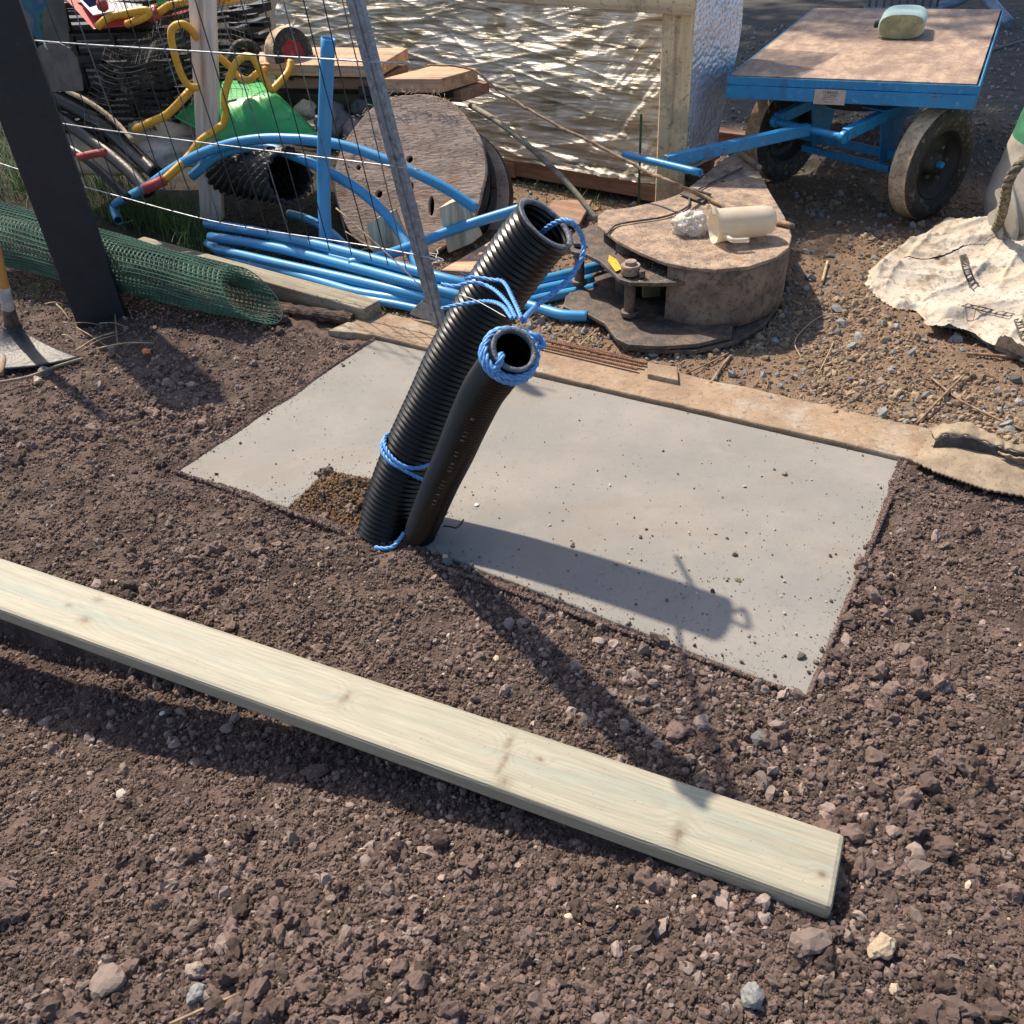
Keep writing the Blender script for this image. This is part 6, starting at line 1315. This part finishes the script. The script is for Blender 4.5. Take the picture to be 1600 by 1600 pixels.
def twigs2():
    L_ = [([(1432, 662), (1470, 625), (1505, 592)], .004, 'forked upright twig on the dirt left of the felt scrap'), ([(1455, 590), (1500, 625), (1560, 655), (1600, 672)], .0035, 'long thin twig crossing the dirt above the felt scrap'), ([(1185, 632), (1200, 600), (1190, 590)], .0015, 'hair-thin root on the dirt behind the kerb'), ([(1315, 490), (1280, 495), (1243, 530), (1252, 560)], .0018, 'thin curled pale root in the bucket shadow'), ([(1110, 600), (1130, 570), (1142, 556)], .006, 'short grey twig leaning on the kerb by the bucket'), ([(1070, 585), (1110, 566), (1138, 552)], .003, 'thin grey twig in front of the digger bucket'), ([(1280, 582), (1300, 540), (1302, 534)], .0016, 'straight straw standing at the edge of the bucket shadow'), ([(880, 570), (900, 545), (935, 512)], .002, 'pale stalk on the gravel under the bucket pin'), ([(1510, 552), (1560, 556), (1600, 560)], .006, 'dark stick under the edge of the white bag'), ([(1285, 440), (1293, 408)], .006, 'short pale wooden peg in the gravel'), ([(845, 498), (868, 488), (886, 478), (888, 462)], .010, 'bent dusty root beside the left bucket pin'), ([(525, 325), (600, 392), (660, 450)], .0025, 'pale straw leaning on the lower fence wires'), ([(540, 362), (585, 390)], .002, 'short pale straw on the lower fence wires'), ([(600, 505), (640, 460), (642, 440)], .002, 'dark curved stem by the grey channel foot'), ([(265, 1600), (310, 1580), (375, 1552)], .0028, 'straight brown twig at the bottom edge left')]
    for pts, r, lb in L_:
        P = [G(x, y, (float(hgt(G(x, y).x, G(x, y).y)) + .012)) for x, y in pts]
        if pts[0][0] in (525, 540): P = [FP(x, y, .03) for x, y in pts]
        if pts[0][0] == 1432: P = [P[0], P[1] + Vector((0, 0, .01)), P[2] + Vector((0, 0, .015))]
        o = tube('twig', P, r, M['straw'] if 'pale' in lb or 'straw' in lb else M['twig'], seg=7, n=5); tag(o, lb, 'twig')
    P = [G(672 + 18 * math.sin(t * 2.1) + 8 * math.sin(t * 5.3), 405 - 9 * t / 3 + 14 * math.cos(t * 1.7), .04 + .012 * math.sin(t * 3)) for t in [i * .45 for i in range(52)]]
    o = tube('string_tangle', P, .0018, M['white'], seg=5, n=3); tag(o, 'tangle of thin white string by the grey timber offcut', 'string')
twigs2()

# ------------------------------------------------------------------ felt scrap at the right
def felt():
    poly = [G(x, y, .02) for x, y in ((1428, 722), (1452, 682), (1475, 672), (1600, 700), (1700, 720), (1700, 800), (1600, 777), (1540, 765), (1490, 748), (1455, 735))]
    root = empty('felt_scrap', poly[0], 'scrap of brown felt matting folded over the kerb end at the right', 'felt')
    hfield('base_sheet', [(p.x, p.y) for p in poly], lambda X, Y, D: .018 + .035 * smooth01(D / .10) * (.5 + fbm(X * 6, Y * 6, 5, 3)), M['felt'], .008, root, .006)
    def sheet(nm, A_, B_, m_, sag):
        A_, B_ = spline(A_, 10), spline(B_, 10); n = min(len(A_), len(B_)); V = []; Fc = []
        for j in range(9):
            t = j / 8
            for i in range(n): p = A_[i].lerp(B_[i], t); V.append(p + Vector((0, 0, sag * math.sin(t * 3.14) + .012 * (float(vn(i * .35, j * .5, 9)) - .5))))
        for j in range(8):
            for i in range(n - 1): a = j * n + i; Fc.append((a, a + 1, a + n + 1, a + n))
        w = mk(nm, V, Fc, m_, root, True); q = w.modifiers.new('s', 'SOLIDIFY'); q.thickness = .005
    mid = [G(1462, 688, .055), G(1482, 678, .085), G(1508, 682, .09), G(1535, 690, .085), G(1562, 700, .08), G(1590, 706, .075), G(1640, 712, .07)]
    sheet('folded_flap', [G(1452, 672, .03), G(1478, 664, .07), G(1508, 663, .085), G(1532, 672, .08), G(1560, 686, .075), G(1590, 698, .07), G(1640, 700, .07)], mid, M['felt'], .006)
    sheet('shaded_fold', mid, [G(1455, 697, .03), G(1480, 703, .035), G(1510, 709, .035), G(1535, 714, .035), G(1560, 718, .035), G(1585, 722, .035), G(1640, 728, .035)], M['felt_shaded'], -.02)
    sheet('torn_edge', [G(1560, 706, .075), G(1580, 712, .08), G(1600, 716, .08), G(1640, 720, .08)], [G(1575, 720, .045), G(1590, 724, .05), G(1605, 726, .05), G(1640, 732, .05)], M['felt'], .01)
felt()

# ------------------------------------------------------------------ white bags at the right
def bags():
    poly = [G(x, y, 0) for x, y in ((1352, 440), (1356, 422), (1378, 402), (1410, 385), (1440, 368), (1475, 352), (1520, 356), (1548, 362), (1570, 350), (1640, 330), (1780, 340), (1780, 640), (1700, 610), (1600, 562), (1560, 545), (1530, 528), (1505, 512), (1470, 508), (1446, 498), (1432, 482), (1400, 479), (1375, 466))]
    root = empty('bulk_bag', G(1450, 440), 'crumpled dirty white woven bulk bag spread on the ground', 'bulk bag')
    def hf(X, Y, D):
        base = .010 * smooth01(D / .05) + .10 * smooth01((X - 1.80) / .5) * smooth01(D / .3)
        wx = X + .22 * fbm(X * 2.2, Y * 2.2, 71, 3); wy = Y + .22 * fbm(X * 2.2, Y * 2.2, 72, 3)
        def crease(u, v, sd, p=1): return (1 - np.abs(2 * vn(u, v, sd) - 1)) ** p
        r = .024 * crease((wx + wy) * 3.4, (wx - wy) * 1.1, 73, 6) + .020 * crease(wx * 2.0, wy * 7, 74, 7) + .014 * crease((wx - wy) * 9, wy * 3.2, 75, 6) + .006 * crease(wx * 15, wy * 9, 76, 4)
        t = (Y * .92 + X * .5) * 3.2 + .5 * fbm(X * 2.5, Y * 2.5, 77, 2); lap = .030 * (t - np.floor(t)) ** 1.5
        return -.008 + base + (r + lap) * smooth01(D / .05) + .008 * smooth01(D / .015)
    fab = M['bag_white']
    hfield('fabric', [(p.x, p.y) for p in poly], hf, fab, .006, root)
    for k, (outl, up_) in enumerate((([(1410, 399), (1436, 374), (1474, 352), (1530, 358), (1580, 370), (1572, 388), (1534, 399), (1500, 396), (1462, 402)], .018), ([(1444, 500), (1452, 484), (1490, 474), (1540, 470), (1600, 452), (1720, 440), (1720, 620), (1600, 563), (1540, 521), (1505, 513), (1470, 509)], .008))):
        q_ = [G(x, y, .04) for x, y in outl]; D0 = lambda X, Y: polydist(X, Y, [(p.x, p.y) for p in poly])
        hfield('fabric_fold', [(p.x, p.y) for p in q_], lambda X, Y, D, u=up_, k=k: hf(X, Y, D0(X, Y)) + u * smooth01(D / .03) + .008 * (1 - np.abs(2 * vn(X * 9 + 4 * k, Y * 16, 90 + k) - 1)) ** 4 + .003, fab, .006, root)
    def onb(px, py, dz=.022):
        p = G(px, py, .06)
        for _ in range(3):
            D = polydist(np.array([p.x]), np.array([p.y]), [(q.x, q.y) for q in poly]); z = float(hf(np.array([p.x]), np.array([p.y]), D)[0]); p = G(px, py, z + dz)
        return p
    web = mat('webbing', (.10, .095, .085), (.06, .055, .05), scale=40, rough=.9, bump=.3); cr = mat('cream_strap', (.62, .57, .48), rough=.9)
    def strap(pts, r=.004, seams=True):
        P = resample(spline([onb(*p) for p in pts], 6), .012); tube('strap_edge', P, r * .7, web, root, seg=6, raw=True)
        off = Vector((.03, .012, 0)); P2 = [p + off for p in P]; tube('strap_edge', P2, r * .7, web, root, seg=6, raw=True)
        for k in range(0, len(P), 2): tube('stitch', [P[k], P2[k]], r * .55, web, root, seg=5, raw=True)
    strap([(1500, 400), (1504, 418), (1512, 438), (1519, 446)]); strap([(1502, 478), (1520, 482), (1545, 488), (1575, 494)], .003); strap([(1585, 500), (1592, 520), (1600, 540)], .004)
    # the standing bag and its woven lifting loop
    r2 = empty('bulk_bag', G(1600, 385), 'upright full white bag with green print at the right edge', 'bulk bag')
    cx = G(1545, 372).x + .36; cy = 3.75; V = []; Fc = []; na, nb = 80, 60
    prof = [(0, .30), (.06, .355), (.15, .375), (.3, .35), (.45, .33), (.6, .31), (.75, .28), (.88, .2), (.92, .1)]
    for j in range(nb + 1):
        z = .92 * j / nb; R = np.interp(z, [p[0] for p in prof], [p[1] for p in prof])
        for i in range(na):
            a = 2 * math.pi * i / na; e = 1 + .04 * math.sin(3 * a + 2 * z) + .05 * (float(fbm(a * 2.2 + (a > 3.14) * 0, z * 9, 31, 3)) - .45) + .035 * (float(fbm(math.cos(a) * 4 + 5, z * 22 + math.sin(a) * 3, 32, 2)) - .4)
            V.append((cx + math.cos(a) * R * e, cy + math.sin(a) * R * e, z))
    for j in range(nb):
        for i in range(na): a = j * na + i; b = j * na + (i + 1) % na; Fc.append((a, b, b + na, a + na))
    body = mk('body', V, Fc, M['bag_clean'], r2, True); body.data.materials.append(M['bag_green'])
    for p in body.data.polygons:
        z = p.center.z; ang = math.atan2(p.center.y - cy, p.center.x - cx)
        if .40 < z < .82 and (ang < -2.6 or ang > 2.3): p.material_index = 1
    for ch, a, z, s in (('S', -2.98, .60, .13), ('O', -2.90, .48, .11)):
        nv = Vector((math.cos(a), math.sin(a), 0)); rr = np.interp(z, [p[0] for p in prof], [p[1] for p in prof]) * 1.055; q = Vector((cx, cy, z)) + nv * float(rr); text('print_letter', ch, s, q, Vector((-nv.y, nv.x, 0)), Vector((0, 0, 1)), M['bag_yellow'], r2, .006)
    bmk = mat('woven_loop', (.30, .26, .17), (.10, .085, .06), scale=60, rough=.9, bump=.8, bscale=300)
    lp = [G(1546, 376, .05), RY(1562, 345, 3.5), RY(1570, 315, 3.42), RY(1574, 290, 3.38), RY(1584, 268, 3.36), RY(1602, 250, 3.36), RY(1625, 240, 3.38), RY(1650, 250, 3.4)]
    ropetube('lifting_loop', lp, .019, bmk, r2, pitch=.09, step=.008)
    # loose panel of cloth beside it
    V = []; Fc = []; T = spline([RY(1546, 352, 3.6), RY(1553, 318, 3.6), RY(1566, 292, 3.58), RY(1590, 268, 3.55), RY(1630, 250, 3.5)], 6); B = spline([G(1545, 384, .06), G(1562, 388, .06), G(1585, 384, .08), G(1610, 380, .1), G(1650, 372, .12)], 6); n = len(T)
    for j in range(15):
        t = j / 14
        for i in range(n): p = T[i].lerp(B[i], t); V.append(p + Vector((0, -.05 * math.sin(t * 3.1) + .03 * math.sin(i * .8 + t * 3), 0)))
    for j in range(14):
        for i in range(n - 1): a = j * n + i; Fc.append((a, a + 1, a + n + 1, a + n))
    mk('loose_panel', V, Fc, M['bag_clean'], r2, True)
bags()

# ------------------------------------------------------------------ unseen leafy shade caster, added beyond the yard to shade deck and far ground
def shade_tree():
    root = empty('shade_tree', (.9, 12.2, 0), 'leafy shade caster added out of view behind the wrapped stack', 'shade_tree'); V = []; Fc = []
    for (cx, cy, cz, rx, ry, rz, n) in ((1.2, 11.0, 7.2, 3.6, 2.6, 1.8, 5200), (4.2, 12.5, 7.6, 3.2, 3.4, 2.0, 4200), (0.4, 13.5, 8.4, 3.4, 3.0, 2.4, 3600)):
        for i in range(n):
            while True:
                p = np.array([random.uniform(-1, 1) for _ in range(3)])
                if p.dot(p) < 1 and fbm(p[0] * 3 + cx, p[1] * 3 + p[2] * 2, 5, 2) > .30: break
            c = Vector((cx + p[0] * rx, cy + p[1] * ry, cz + p[2] * rz)); a = Vector((random.gauss(0, 1), random.gauss(0, 1), random.gauss(0, .6))).normalized(); b = a.orthogonal().normalized(); s = random.uniform(.10, .2); k = len(V)
            V += [c - a * s, c - b * s * .5, c + a * s, c + b * s * .5]; Fc.append((k, k + 1, k + 2, k + 3))
    mk('crown', V, Fc, M['leaf'], root)
    tube('trunk', [Vector((.9, 12.2, -.1)), Vector((.95, 12.1, 2.5)), Vector((1.1, 11.9, 5)), Vector((1.3, 11.8, 8))], [.24 - .006 * i for i in range(25)], M['bark'], root, seg=14, n=8)
    for e in ((3.8, 12.2, 7.5), (-.3, 11.2, 7.0), (.2, 13.4, 8.2), (2.3, 10.6, 7.2)): tube('limb', [Vector((1.05, 11.95, 4.2)), Vector((1.1, 11.9, 5)).lerp(Vector(e), .5) + Vector((0, 0, .3)), Vector(e)], [.11 - .0045 * i for i in range(17)], M['bark'], root, seg=8, n=8)
shade_tree()
